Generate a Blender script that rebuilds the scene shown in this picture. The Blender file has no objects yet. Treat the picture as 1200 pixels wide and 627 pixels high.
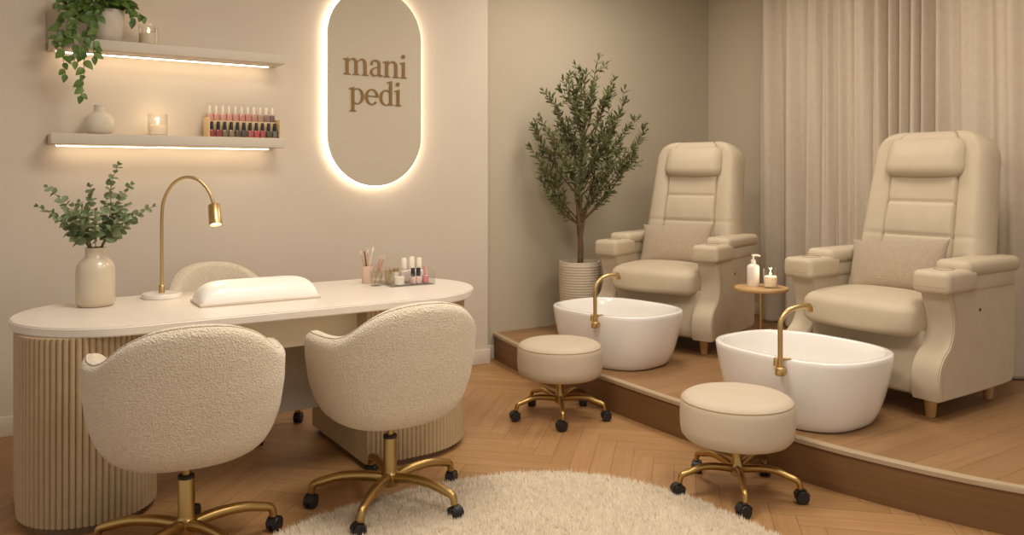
import bpy, bmesh, math, random
import numpy as np
from mathutils import Vector, Matrix, Euler
R = math.radians
PI = math.pi
rng = random.Random(7)
C = bpy.context.scene.collection

# ------------------------------------------------------------------ materials
def lin(c):
    return tuple(((v/255)/12.92 if v/255 <= .04045 else ((v/255+.055)/1.055)**2.4) for v in c)

def mat(name, rgb, rough=.5, metal=0, bump=None, var=None, sheen=0, coat=0, sss=0, trans=0, island=None, emit=None, spec=None):
    """bump=(kind, scale, strength, distance); var=(scale, rgb2, amount) colour noise; island=rgb2 random per piece."""
    m = bpy.data.materials.new(name); m.use_nodes = True
    nt = m.node_tree; n = nt.nodes; l = nt.links
    b = n['Principled BSDF']
    col = (*lin(rgb), 1)
    b.inputs['Base Color'].default_value = col
    b.inputs['Roughness'].default_value = rough
    b.inputs['Metallic'].default_value = metal
    if sheen:
        b.inputs['Sheen Weight'].default_value = sheen
        b.inputs['Sheen Roughness'].default_value = .5
    if coat:
        b.inputs['Coat Weight'].default_value = coat
        b.inputs['Coat Roughness'].default_value = .15
    if sss:
        b.inputs['Subsurface Weight'].default_value = sss
        b.inputs['Subsurface Scale'].default_value = .02
    if spec is not None:
        b.inputs['Specular IOR Level'].default_value = spec
    if emit:
        b.inputs['Emission Color'].default_value = (*lin(emit[0]), 1)
        b.inputs['Emission Strength'].default_value = emit[1]
    tc = n.new('ShaderNodeTexCoord')
    last = None
    if var:
        t = n.new('ShaderNodeTexNoise'); t.inputs['Scale'].default_value = var[0]; t.inputs['Detail'].default_value = 5
        l.new(tc.outputs['Object'], t.inputs['Vector'])
        mx = n.new('ShaderNodeMix'); mx.data_type = 'RGBA'
        mx.inputs['A'].default_value = col; mx.inputs['B'].default_value = (*lin(var[1]), 1)
        rmp = n.new('ShaderNodeMapRange'); rmp.inputs['From Min'].default_value = .35; rmp.inputs['From Max'].default_value = .65
        rmp.inputs['To Max'].default_value = var[2]
        l.new(t.outputs['Fac'], rmp.inputs['Value']); l.new(rmp.outputs['Result'], mx.inputs['Factor'])
        last = mx.outputs['Result']
    if island:
        g = n.new('ShaderNodeNewGeometry')
        mx = n.new('ShaderNodeMix'); mx.data_type = 'RGBA'
        if last: l.new(last, mx.inputs['A'])
        else: mx.inputs['A'].default_value = col
        mx.inputs['B'].default_value = (*lin(island), 1)
        l.new(g.outputs['Random Per Island'], mx.inputs['Factor'])
        last = mx.outputs['Result']
    if last: l.new(last, b.inputs['Base Color'])
    if bump:
        kind, sc, st, dist = bump
        if kind == 'noise':
            t = n.new('ShaderNodeTexNoise'); t.inputs['Detail'].default_value = 4; out = 'Fac'
        elif kind == 'voronoi':
            t = n.new('ShaderNodeTexVoronoi'); t.feature = 'SMOOTH_F1'; out = 'Distance'
        elif kind == 'weave':
            t = n.new('ShaderNodeTexWave'); t.inputs['Distortion'].default_value = 1.5; t.inputs['Detail'].default_value = 3; out = 'Fac'
        t.inputs['Scale'].default_value = sc
        l.new(tc.outputs['Object'], t.inputs['Vector'])
        bp = n.new('ShaderNodeBump'); bp.inputs['Strength'].default_value = st; bp.inputs['Distance'].default_value = dist
        l.new(t.outputs[out], bp.inputs['Height']); l.new(bp.outputs['Normal'], b.inputs['Normal'])
    if trans:
        tr = n.new('ShaderNodeBsdfTranslucent'); tr.inputs['Color'].default_value = col
        if last: l.new(last, tr.inputs['Color'])
        mx = n.new('ShaderNodeMixShader'); mx.inputs['Fac'].default_value = trans
        l.new(b.outputs[0], mx.inputs[1]); l.new(tr.outputs[0], mx.inputs[2])
        l.new(mx.outputs[0], n['Material Output'].inputs['Surface'])
    return m

def thin_glass(name, tint=(250, 250, 248), refl=.12):
    m = bpy.data.materials.new(name); m.use_nodes = True
    nt = m.node_tree; n = nt.nodes; l = nt.links
    n.remove(n['Principled BSDF'])
    t = n.new('ShaderNodeBsdfTransparent'); t.inputs['Color'].default_value = (*lin(tint), 1)
    g = n.new('ShaderNodeBsdfGlossy'); g.inputs['Roughness'].default_value = .05
    lw = n.new('ShaderNodeLayerWeight'); lw.inputs['Blend'].default_value = .35
    mr = n.new('ShaderNodeMapRange'); mr.inputs['To Min'].default_value = refl*.15; mr.inputs['To Max'].default_value = .42
    l.new(lw.outputs['Facing'], mr.inputs['Value'])
    mx = n.new('ShaderNodeMixShader')
    l.new(mr.outputs['Result'], mx.inputs['Fac']); l.new(t.outputs[0], mx.inputs[1]); l.new(g.outputs[0], mx.inputs[2])
    l.new(mx.outputs[0], n['Material Output'].inputs['Surface'])
    return m

def emission(name, rgb, strength):
    m = bpy.data.materials.new(name); m.use_nodes = True
    nt = m.node_tree; n = nt.nodes
    n.remove(n['Principled BSDF'])
    e = n.new('ShaderNodeEmission'); e.inputs['Color'].default_value = (*lin(rgb), 1); e.inputs['Strength'].default_value = strength
    nt.links.new(e.outputs[0], n['Material Output'].inputs['Surface'])
    return m

def wood(name, c1, c2, c3, rough=.45, scale=(2.2, 38), coat=.0):
    """grain runs along U of the UV map; every plank (mesh island) gets its own tone and grain offset."""
    m = bpy.data.materials.new(name); m.use_nodes = True
    nt = m.node_tree; n = nt.nodes; l = nt.links
    b = n['Principled BSDF']; b.inputs['Roughness'].default_value = rough
    if coat:
        b.inputs['Coat Weight'].default_value = coat; b.inputs['Coat Roughness'].default_value = .3
    uv = n.new('ShaderNodeUVMap')
    g = n.new('ShaderNodeNewGeometry')
    mp = n.new('ShaderNodeMapping'); mp.inputs['Scale'].default_value = (scale[0], scale[1], 1)
    l.new(uv.outputs['UV'], mp.inputs['Vector'])
    off = n.new('ShaderNodeCombineXYZ')
    mu = n.new('ShaderNodeMath'); mu.operation = 'MULTIPLY'; mu.inputs[1].default_value = 97
    l.new(g.outputs['Random Per Island'], mu.inputs[0]); l.new(mu.outputs[0], off.inputs['Z']); l.new(mu.outputs[0], off.inputs['X'])
    ad = n.new('ShaderNodeVectorMath'); ad.operation = 'ADD'
    l.new(mp.outputs['Vector'], ad.inputs[0]); l.new(off.outputs[0], ad.inputs[1])
    t = n.new('ShaderNodeTexNoise'); t.inputs['Scale'].default_value = 1.0; t.inputs['Detail'].default_value = 7; t.inputs['Roughness'].default_value = .6; t.inputs['Distortion'].default_value = .6
    l.new(ad.outputs[0], t.inputs['Vector'])
    cr = n.new('ShaderNodeValToRGB')
    cr.color_ramp.elements[0].position = .3; cr.color_ramp.elements[0].color = (*lin(c1), 1)
    cr.color_ramp.elements[1].position = .7; cr.color_ramp.elements[1].color = (*lin(c2), 1)
    l.new(t.outputs['Fac'], cr.inputs['Fac'])
    mx = n.new('ShaderNodeMix'); mx.data_type = 'RGBA'
    mx.inputs['B'].default_value = (*lin(c3), 1)
    mf = n.new('ShaderNodeMath'); mf.operation = 'MULTIPLY'; mf.inputs[1].default_value = .55
    l.new(g.outputs['Random Per Island'], mf.inputs[0]); l.new(mf.outputs[0], mx.inputs['Factor'])
    l.new(cr.outputs['Color'], mx.inputs['A']); l.new(mx.outputs['Result'], b.inputs['Base Color'])
    bp = n.new('ShaderNodeBump'); bp.inputs['Strength'].default_value = .12; bp.inputs['Distance'].default_value = .001
    l.new(t.outputs['Fac'], bp.inputs['Height']); l.new(bp.outputs['Normal'], b.inputs['Normal'])
    return m

M = {}
M['wall'] = mat('wall_plaster', (214, 200, 182), .85, bump=('noise', 60, .08, .002), var=(1.2, (208, 194, 175), .6))
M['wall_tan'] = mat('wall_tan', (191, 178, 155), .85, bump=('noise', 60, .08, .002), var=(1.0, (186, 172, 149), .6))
M['wall_curtain'] = mat('wall_taupe', (202, 186, 162), .85, bump=('noise', 60, .08, .002))
M['ceiling'] = mat('ceiling_paint', (222, 212, 196), .9)
M['trim'] = mat('trim_paint', (222, 208, 188), .5)
M['oak'] = wood('oak_floor', (160, 119, 76), (182, 140, 95), (152, 112, 70), .45)
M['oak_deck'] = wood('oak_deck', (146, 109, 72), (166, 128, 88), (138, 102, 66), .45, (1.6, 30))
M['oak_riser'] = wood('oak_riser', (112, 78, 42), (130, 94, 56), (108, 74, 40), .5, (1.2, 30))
M['floor_gap'] = mat('floor_gap', (92, 60, 34), .8)
M['nosing'] = mat('nosing_strip', (180, 158, 128), .5)
M['boucle'] = mat('boucle', (226, 212, 190), .95, bump=('voronoi', 190, .8, .006), var=(130, (204, 187, 162), .6), sheen=.25, spec=.1)
M['leather'] = mat('cream_leather', (195, 179, 154), .55, bump=('noise', 220, .25, .001), var=(9, (188, 171, 145), .6), spec=.3)
M['stool_fabric'] = mat('stool_fabric', (200, 184, 162), .7, bump=('noise', 300, .3, .001), var=(8, (194, 177, 154), .5), spec=.25)
M['seam'] = mat('seam_thread', (176, 152, 116), .8)
M['linen_cushion'] = mat('linen_cushion', (182, 163, 140), .95, bump=('weave', 260, .5, .002), var=(60, (170, 151, 128), .6), spec=.1, sheen=.2)
M['gold'] = mat('brushed_brass', (202, 172, 120), .36, metal=1)
M['gold_dark'] = mat('antique_brass', (182, 150, 94), .34, metal=1)
M['black'] = mat('black_plastic', (30, 28, 27), .45)
M['dark_hole'] = mat('dark_liner', (70, 58, 46), .5)
M['ceramic'] = mat('white_ceramic', (240, 234, 226), .16, coat=.4)
M['vase'] = mat('glazed_stoneware', (206, 190, 165), .28, coat=.5, var=(14, (196, 178, 150), .5))
M['white_pot'] = mat('white_stone_pot', (208, 198, 182), .6, var=(10, (180, 166, 146), .7))
M['white_vase'] = mat('white_matte_vase', (214, 202, 184), .5, var=(16, (200, 186, 164), .6))
M['ribbed'] = mat('ribbed_pot', (198, 182, 158), .8)
M['soil'] = mat('potting_soil', (66, 50, 36), .95, bump=('noise', 80, .8, .01))
M['desk_top'] = mat('desk_stone', (230, 219, 205), .38, var=(3, (222, 209, 193), .6), coat=.15)
M['flute'] = mat('fluted_panel', (186, 162, 126), .6, var=(24, (176, 150, 114), .5))
M['apron'] = mat('apron_paint', (244, 232, 206), .5)
M['modesty'] = mat('modesty_paint', (206, 194, 176), .6)
M['kick'] = mat('kick_board', (120, 96, 68), .6)
M['shelf'] = mat('shelf_paint', (206, 194, 176), .6)
M['sign'] = mat('sign_face', (196, 183, 161), .6)
M['sign_letter'] = mat('sign_letters', (136, 104, 56), .4, metal=.4)
M['led'] = emission('led_warm', (255, 232, 200), 9)
M['halo'] = emission('halo_led', (255, 234, 208), 7)
M['flame'] = emission('candle_flame', (255, 206, 120), 16)
M['bulb'] = emission('lamp_bulb', (255, 232, 196), 8)
M['glass'] = thin_glass('clear_glass', (254, 254, 253))
M['acrylic'] = thin_glass('clear_acrylic', (254, 254, 253), .12)
M['wax'] = mat('candle_wax', (250, 240, 222), .5, sss=.5, trans=.3)
M['wax_shaded'] = mat('candle_wax_shaded', (222, 206, 180), .5, sss=.3)  # darker copy of the candle wax, shade put into its colour
M['white_plastic'] = mat('white_plastic', (236, 228, 216), .3, coat=.3)
M['pillow_white'] = mat('white_vinyl', (240, 233, 222), .4, coat=.15)
M['marble'] = mat('marble_base', (234, 226, 214), .25, var=(20, (214, 204, 190), .5))
M['curtain'] = mat('curtain_linen', (222, 206, 184), .9, bump=('weave', 140, .3, .002), var=(30, (214, 197, 174), .6), trans=.18, spec=.1)
M['rug'] = mat('rug_wool', (232, 214, 190), .95, island=(208, 188, 160), spec=.05, sheen=.2)
M['leaf_olive'] = mat('olive_leaf', (74, 80, 42), .5, island=(112, 115, 70), trans=.15)
M['bark'] = mat('olive_bark', (112, 86, 58), .9, bump=('noise', 60, .8, .006), var=(30, (84, 62, 40), .8))
M['leaf_euc'] = mat('eucalyptus_leaf', (104, 120, 80), .55, island=(140, 150, 110), trans=.15)
M['stem_euc'] = mat('eucalyptus_stem', (120, 104, 66), .7)
M['leaf_pothos'] = mat('trailing_leaf', (70, 98, 38), .4, island=(104, 130, 58), trans=.2)
M['stem_pothos'] = mat('trailing_stem', (104, 100, 52), .7)
M['table_wood'] = mat('side_table_oak', (196, 158, 108), .45, var=(12, (180, 140, 92), .6))
M['leg_wood'] = mat('leg_oak', (196, 156, 100), .4, var=(30, (178, 136, 82), .6))
M['rack'] = mat('rack_wood', (226, 196, 150), .5)

# ------------------------------------------------------------------ mesh builder
class G:
    def __init__(s): s.v = []; s.f = []; s.uv = None
    def add(s, vs, fs, mtx=None):
        o = len(s.v)
        if mtx is not None: vs = [mtx @ Vector(p) for p in vs]
        s.v += [tuple(p) for p in vs]; s.f += [tuple(i+o for i in f) for f in fs]
        return s
    def box(s, x0, x1, y0, y1, z0, z1, mtx=None):
        vs = [(x, y, z) for x in (x0, x1) for y in (y0, y1) for z in (z0, z1)]
        fs = [(0, 1, 3, 2), (4, 6, 7, 5), (0, 4, 5, 1), (2, 3, 7, 6), (0, 2, 6, 4), (1, 5, 7, 3)]
        return s.add(vs, fs, mtx)
    def rbox(s, x0, x1, y0, y1, z0, z1, r=.01, seg=3, mtx=None, fn=None, cuts=0):
        bm = bmesh.new(); bmesh.ops.create_cube(bm, size=1)
        for v in bm.verts:
            v.co = Vector(((x0+x1)/2+v.co.x*(x1-x0), (y0+y1)/2+v.co.y*(y1-y0), (z0+z1)/2+v.co.z*(z1-z0)))
        if cuts: bmesh.ops.subdivide_edges(bm, edges=bm.edges[:], cuts=cuts, use_grid_fill=True)
        sharp = [e for e in bm.edges if e.calc_face_angle(0) > .5]
        bmesh.ops.bevel(bm, geom=sharp, offset=r, segments=seg, affect='EDGES', profile=.5, clamp_overlap=True)
        bm.verts.index_update()
        vs = [v.co.copy() for v in bm.verts]
        if fn: vs = [Vector(fn(*p)) for p in vs]
        s.add(vs, [[v.index for v in f.verts] for f in bm.faces], mtx); bm.free(); return s
    def softbox(s, x0, x1, y0, y1, z0, z1, r, n=22, fn=None, mtx=None):
        """rounded box from an evenly gridded cube, so it can be bent smoothly"""
        c = Vector(((x0+x1)/2, (y0+y1)/2, (z0+z1)/2)); h = Vector(((x1-x0)/2, (y1-y0)/2, (z1-z0)/2))
        bm = bmesh.new(); bmesh.ops.create_cube(bm, size=2)
        bmesh.ops.subdivide_edges(bm, edges=bm.edges[:], cuts=n, use_grid_fill=True)
        bm.verts.index_update(); vs = []
        for v in bm.verts:
            p = Vector([math.sin(q*PI/2)*.72+q*.28 for q in v.co])
            p = Vector([p[i]*h[i] for i in range(3)])
            core = Vector([max(-(h[i]-r), min(h[i]-r, p[i])) for i in range(3)])
            d = p-core
            q = core+(d.normalized()*r if d.length > 1e-9 else d)
            q = c+q
            vs.append(Vector(fn(*q)) if fn else q)
        s.add(vs, [[v.index for v in f.verts] for f in bm.faces], mtx); bm.free(); return s
    def grid(s, P, closeu=False, closev=False, mtx=None, flip=False):
        """P[i][j] points"""
        nu, nv = len(P), len(P[0]); vs = [p for row in P for p in row]; fs = []
        for i in range(nu if closeu else nu-1):
            for j in range(nv if closev else nv-1):
                a = i*nv+j; b = ((i+1) % nu)*nv+j; c = ((i+1) % nu)*nv+(j+1) % nv; d = i*nv+(j+1) % nv
                fs.append((a, d, c, b) if flip else (a, b, c, d))
        return s.add(vs, fs, mtx)
    def lathe(s, prof, seg=40, mtx=None, cap0=True, cap1=True):
        P = [[(r*math.cos(2*PI*k/seg), r*math.sin(2*PI*k/seg), z) for k in range(seg)] for r, z in prof]
        o = len(s.v); s.grid(P, closev=True, mtx=mtx, flip=True)
        n = len(prof)
        if cap0 and prof[0][0] > 1e-5: s.f.append(tuple(o+k for k in reversed(range(seg))))
        if cap1 and prof[-1][0] > 1e-5: s.f.append(tuple(o+(n-1)*seg+k for k in range(seg)))
        return s
    def tube(s, pts, rad, seg=12, mtx=None, flat=1.0, up=None):
        pts = [Vector(p) for p in pts]; n = len(pts)
        rad = rad if hasattr(rad, '__len__') else [rad]*n
        tang = [(pts[min(i+1, n-1)]-pts[max(i-1, 0)]).normalized() for i in range(n)]
        up = Vector(up) if up else (Vector((0, 0, 1)) if abs(tang[0].z) < .9 else Vector((1, 0, 0)))
        nrm = (up-tang[0]*up.dot(tang[0])).normalized(); P = []
        for i in range(n):
            nrm = (nrm-tang[i]*nrm.dot(tang[i])).normalized(); bn = tang[i].cross(nrm)
            P.append([pts[i]+(nrm*math.cos(2*PI*k/seg)*flat+bn*math.sin(2*PI*k/seg))*rad[i] for k in range(seg)])
        o = len(s.v); s.grid(P, closev=True, mtx=mtx)
        s.f.append(tuple(o+k for k in reversed(range(seg)))); s.f.append(tuple(o+(n-1)*seg+k for k in range(seg)))
        return s
    def prism(s, poly, z0, z1, mtx=None):
        n = len(poly); vs = [(x, y, z0) for x, y in poly]+[(x, y, z1) for x, y in poly]
        fs = [tuple(reversed(range(n))), tuple(range(n, 2*n))]+[(i, (i+1) % n, n+(i+1) % n, n+i) for i in range(n)]
        return s.add(vs, fs, mtx)
    def leaf(s, p, d, nrm, L, W, shape, bend=.15, rows=5):
        d = Vector(d).normalized(); nrm = Vector(nrm); sd = d.cross(nrm)
        if sd.length < 1e-4: sd = d.orthogonal()
        sd.normalize(); nn = sd.cross(d).normalized(); p = Vector(p); vs = []
        for i in range(rows+1):
            t = i/rows; w = shape(t)*W/2
            c = p+d*(L*t)-nn*(bend*L*t*t)
            vs += [c-sd*w+nn*w*.35, c, c+sd*w+nn*w*.35]
        fs = []
        for i in range(rows):
            a = 3*i; fs += [(a, a+1, a+4, a+3), (a+1, a+2, a+5, a+4)]
        return s.add(vs, fs)
    def mesh(s, name, material, smooth=True, angle=40):
        me = bpy.data.meshes.new(name); me.from_pydata(s.v, [], s.f)
        if s.uv:
            ul = me.uv_layers.new(name='UVMap'); ul.data.foreach_set('uv', [c for q in s.uv for c in q])
        me.validate(); me.update()
        bm = bmesh.new(); bm.from_mesh(me)
        if not s.uv and len(bm.verts) < 60000: bmesh.ops.recalc_face_normals(bm, faces=bm.faces[:])
        bm.to_mesh(me); bm.free()
        if smooth:
            me.shade_smooth()
            if angle < 180: me.set_sharp_from_angle(angle=R(angle))
        me.materials.append(material)
        return me
    def obj(s, name, material, parent=None, smooth=True, angle=40):
        o = bpy.data.objects.new(name, s.mesh(name, material, smooth, angle)); C.objects.link(o)
        if parent: o.parent = parent
        return o

def tag(o, label, cat, group=None, kind=None):
    if label: o['label'] = label
    if cat: o['category'] = cat
    if group: o['group'] = group
    if kind: o['kind'] = kind
    return o
def thing(name, label, cat, loc=(0, 0, 0), rz=0, group=None):
    o = bpy.data.objects.new(name, None); C.objects.link(o)
    o.empty_display_size = .05
    o.location = loc; o.rotation_euler = (0, 0, rz)
    return tag(o, label, cat, group)
def struct(g, name, material, label, smooth=False):
    o = g.obj(name, material, None, smooth); o['kind'] = 'structure'; o['label'] = label; o['category'] = name.split('_')[0]
    return o
def dup(root, loc, rz, label, group=None):
    r = root.copy(); C.objects.link(r); r.location = loc; r.rotation_euler = (0, 0, rz); r['label'] = label
    if group: r['group'] = group
    for ch in list(root.children):
        c = ch.copy(); C.objects.link(c); c.parent = r
        for g in list(ch.children):
            d = g.copy(); C.objects.link(d); d.parent = c
    return r
def smooth01(t): t = max(0, min(1, t)); return t*t*(3-2*t)
def lerp(a, b, t): return a+(b-a)*t
def interp(x, xs, ys):
    return float(np.interp(x, xs, ys))
def catmull(pts, n=8):
    pts = [Vector(p) for p in pts]; out = []
    for i in range(len(pts)-1):
        p0 = pts[max(i-1, 0)]; p1 = pts[i]; p2 = pts[i+1]; p3 = pts[min(i+2, len(pts)-1)]
        for k in range(n):
            t = k/n
            out.append(.5*((2*p1)+(p2-p0)*t+(2*p0-5*p1+4*p2-p3)*t*t+(3*p1-p0-3*p2+p3)*t**3))
    return out+[pts[-1]]
def supell(a, b, n, k, N):
    t = 2*PI*k/N; c, s_ = math.cos(t), math.sin(t)
    return (a*math.copysign(abs(c)**(2/n), c), b*math.copysign(abs(s_)**(2/n), s_))

# ------------------------------------------------------------------ the room
WY, TY, WX = 4.95, 5.05, 5.42      # sign wall, tree wall, curtain wall
WEND = 3.056
PH = .19                           # platform height
g = G().box(.30, WEND, WY, WY+.3, 0, 3.0)
struct(g, 'wall_back', M['wall'], 'cream plaster wall behind the desk, carrying the sign and shelves')
g = G().box(-3, .30, WY-.018, WY+.3, 0, 3.0)
struct(g, 'wall_left', M['wall'], 'plain cream wall section at the far left of the shelves')
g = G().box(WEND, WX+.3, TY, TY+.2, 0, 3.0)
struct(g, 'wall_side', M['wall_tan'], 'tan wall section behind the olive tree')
g = G().box(WX, WX+.2, -1.5, TY, 0, 3.0)
struct(g, 'wall_right', M['wall_curtain'], 'taupe wall behind the long curtain')
g = G().box(-3, WX+.3, -1.5, TY+.2, 3.0, 3.1)
struct(g, 'ceiling', M['ceiling'], 'plain pale ceiling over the room')
for nm, a in (('baseboard_back', (.30, WEND+.012, WY-.016, WY, 0, .105)), ('baseboard_left', (-3, .30, WY-.034, WY-.018, 0, .105)),
              ('baseboard_side', (WEND+.012, 3.165, TY-.016, TY, 0, .105)), ('baseboard_right', (WX-.016, WX, -1.5, TY, PH, PH+.09))):
    struct(G().rbox(*a, r=.005, seg=2), nm, M['trim'], 'painted cream skirting along the foot of the wall ('+nm.split('_')[1]+')', True)

# floor of oak blocks in herringbone
g = G(); g.uv = []
W_, K = .095, 6; ang = R(45); ca, sa = math.cos(ang), math.sin(ang); gap = .0007
def plank(cx, cy, lx, ly, horiz):
    x0, x1, y0, y1 = cx+gap, cx+lx-gap, cy+gap, cy+ly-gap
    pts = [(x0, y0), (x1, y0), (x1, y1), (x0, y1)]
    wp = [(1.5+x*ca-y*sa, 2.2+x*sa+y*ca, 0) for x, y in pts]
    mx = sum(p[0] for p in wp)/4; my = sum(p[1] for p in wp)/4
    if not (-2.4 < mx < 4.2 and -.6 < my < 5.15): return
    g.add(wp, [(0, 1, 2, 3)])
    if horiz: g.uv += [(0, 0), (lx, 0), (lx, ly), (0, ly)]
    else: g.uv += [(0, 0), (0, lx), (ly, lx), (ly, 0)]
for i in range(-60, 61):
    for j in range(-60, 61):
        d = (i-j) % (2*K)
        if d == 0: plank(i*W_, j*W_, K*W_, W_, True)
        elif d == 2*K-1: plank(i*W_, j*W_, W_, K*W_, False)
fl = struct(g, 'floor', M['oak'], 'oak floor laid in herringbone blocks')
sub = G().box(-3, WX+.2, -1.5, TY+.2, -.1, -.0015)
s_ = sub.obj('joint_bed', M['floor_gap'], fl, False)

# raised platform with a bowed front
edge = [(3.17, TY), (3.08, 4.556), (3.04, 4.1), (3.02, 3.6), (3.005, 2.97), (3.03, 2.314), (3.11, 1.848), (3.24, 1.465), (3.46, 1.05), (3.75, .7), (4.3, .3), (5.42, 0)]
ec = [(p.x, p.y) for p in catmull([(x, y, 0) for x, y in edge], 8)]
plat = G(); plat.prism([(x+.012, y) for x, y in ec]+[(WX, TY)], 0, PH-.004)
pl = plat.obj('platform', M['floor_gap'], None, False)
tag(pl, 'raised oak platform with bowed front edge under the pedicure chairs', 'platform', kind='structure')
# deck boards running towards the curtain
g = G(); g.uv = []
def edge_x(y):
    ys = [p[1] for p in ec][::-1]; xs = [p[0] for p in ec][::-1]
    return interp(y, ys, xs)
bw = .14; r2 = random.Random(3); y = .3
while y < TY-.001:
    y1 = min(y+bw, TY); xs0 = max(edge_x(y), edge_x(y1)) if y < .9 else None
    x = 2.95-r2.random()*1.1
    while x < WX:
        x1 = x+1.25
        nseg = 4
        ysub = [y+(y1-y)*k/nseg for k in range(nseg+1)]
        L0 = [max(x, edge_x(yy)+.022) for yy in ysub]; L1 = [min(x1, WX) for yy in ysub]
        if all(b-a > .01 for a, b in zip(L0, L1)):
            for k in range(nseg):
                ya = ysub[k]+(.0007 if k == 0 else 0); yb = ysub[k+1]-(.0007 if k == nseg-1 else 0)
                q = [(L0[k]+.0007, ya), (L1[k]-.0007, ya), (L1[k+1]-.0007, yb), (L0[k+1]+.0007, yb)]
                if k == 0:
                    o = len(g.v); g.v += [(q[0][0], q[0][1], PH), (q[1][0], q[1][1], PH)]
                o2 = len(g.v); g.v += [(q[3][0], q[3][1], PH), (q[2][0], q[2][1], PH)]
                g.f.append((o2-2, o2-1, o2+1, o2)); g.uv += [(p[0], p[1]) for p in q]
        x = x1
    y = y1
dk = g.obj('deck_boards', M['oak_deck'], pl, False)
# riser face
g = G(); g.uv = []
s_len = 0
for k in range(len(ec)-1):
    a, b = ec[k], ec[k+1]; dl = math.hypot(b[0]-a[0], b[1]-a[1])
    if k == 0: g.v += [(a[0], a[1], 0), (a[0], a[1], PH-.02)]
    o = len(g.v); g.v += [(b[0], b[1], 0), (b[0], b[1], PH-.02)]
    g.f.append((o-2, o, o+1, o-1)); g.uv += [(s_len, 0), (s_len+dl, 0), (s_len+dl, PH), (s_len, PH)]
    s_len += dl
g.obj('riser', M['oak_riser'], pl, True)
# nosing strip
P = []
for k, (x, y) in enumerate(ec):
    P.append([(x-.008, y, PH-.022), (x-.010, y, PH-.004), (x-.006, y, PH+.0015), (x+.024, y, PH+.0015), (x+.024, y, PH-.022)])
G().grid(P, closev=True).obj('edge_strip', M['nosing'], pl)

# ------------------------------------------------------------------ shelves
def shelf(z, label):
    t = thing('wall_shelf', label, 'shelf', (0, 0, 0), 0, 'lit wall shelves')
    G().rbox(.312, 1.52, 4.73, WY-.001, z, z+.055, r=.003, seg=2).obj('board', M['shelf'], t)
    # glowing strip under the board near the wall
    G().box(.345, 1.46, 4.868, 4.890, z-.009, z-.0005).obj('light_strip', M['led'], t, False)
    G().box(.345, 1.46, 4.864, 4.868, z-.006, z-.0005).obj('channel', M['shelf'], t, False)
    return t
ZU, ZL = 2.005, 1.51
shelf(ZU, 'upper floating wall shelf with light strip, below the trailing plant pot')
shelf(ZL, 'lower floating wall shelf with light strip, carrying the nail polish rack')

# ------------------------------------------------------------------ sign
def capsule(cx, w, z0, z1, N=40):
    r = w/2; pts = []
    for k in range(N+1):
        a = PI+PI*k/N; pts.append((cx+r*math.cos(a), z0+r+r*math.sin(a)))
    for k in range(N+1):
        a = PI*k/N; pts.append((cx+r*math.cos(a), z1-r+r*math.sin(a)))
    return pts
def plate(poly, y0, y1):
    return G().prism(poly, -y1, -y0, Matrix(((1, 0, 0, 0), (0, 0, -1, 0), (0, 1, 0, 0), (0, 0, 0, 1))))
SX = 2.168
t = thing('wall_sign', 'tall pill-shaped backlit sign reading mani pedi on the cream wall', 'sign')
plate(capsule(SX, .655, 1.278, 2.57), 4.898, 4.915).obj('panel', M['sign'], t)
plate(capsule(SX, .672, 1.270, 2.578), 4.915, 4.9499).obj('light_rim', M['halo'], t)

def stroke(g, pts, ws):
    """pts in letter plane with half-width normal offsets: one strip of quads with thickness"""
    n = len(pts); L = []; Rr = []; fy_ = -.0008*rng.random()
    for i in range(n):
        a = pts[max(i-1, 0)]; b = pts[min(i+1, n-1)]; dx, dy = b[0]-a[0], b[1]-a[1]; d = math.hypot(dx, dy) or 1
        nx, ny = -dy/d, dx/d; w = ws[i]/2
        L.append((pts[i][0]+nx*w, pts[i][1]+ny*w)); Rr.append((pts[i][0]-nx*w, pts[i][1]-ny*w))
    P = [[(l[0], fy_, l[1]), (r[0], fy_, r[1]), (r[0], .006, r[1]), (l[0], .006, l[1])] for l, r in zip(L, Rr)]
    o = len(g.v); g.grid(P, closev=True); g.f.append((o, o+1, o+2, o+3)); m_ = len(g.v); g.f.append((m_-4, m_-3, m_-2, m_-1))
def stem(g, x, z0, z1, w=.19):
    stroke(g, [(x, z0), (x, z1)], [w, w])
def serif(g, x, z, w=.44, h=.045):
    stroke(g, [(x-w/2, z+h/2), (x+w/2, z+h/2)], [h, h])
    stroke(g, [(x-w/2+.06, z+h), (x, z+h+.06)], [.02, .08]); stroke(g, [(x+w/2-.06, z+h), (x, z+h+.06)], [.02, .08])
def flag(g, x, z):
    stroke(g, [(x-.26, z-.07), (x-.08, z-.055), (x+.09, z+.01)], [.035, .08, .09])
def ellarc(cx, cz, rx, rz, a0, a1, n, wmin, wmax, thick_at):
    pts = []; ws = []
    for k in range(n+1):
        a = R(a0+(a1-a0)*k/n); pts.append((cx+rx*math.cos(a), cz+rz*math.sin(a)))
        ws.append(wmin+(wmax-wmin)*abs(math.cos(a-R(thick_at)))**1.6)
    return pts, ws
def arch(g, x0, x1):       # shoulder of n and m, then right stem
    pts = catmull([(x0+.04, .70, 0), (x0+.22, .93, 0), (x0+.40, .985, 0), (x1-.06, .90, 0), (x1, .68, 0), (x1, .04, 0)], 6)
    n = len(pts); ws = [interp(i/(n-1), [0, .25, .5, .7, 1], [.03, .07, .12, .19, .19]) for i in range(n)]
    stroke(g, [(p.x, p.y) for p in pts], ws); serif(g, x1, 0)
def dot(g, x, z):
    p, w = ellarc(x, z, .06, .06, 0, 360, 20, .13, .13, 0); stroke(g, p, w)
def L_m(g, x):
    stem(g, x+.22, 0, .99); serif(g, x+.22, 0); flag(g, x+.22, .99); arch(g, x+.22, x+.80); arch(g, x+.80, x+1.38); return 1.68
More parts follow.
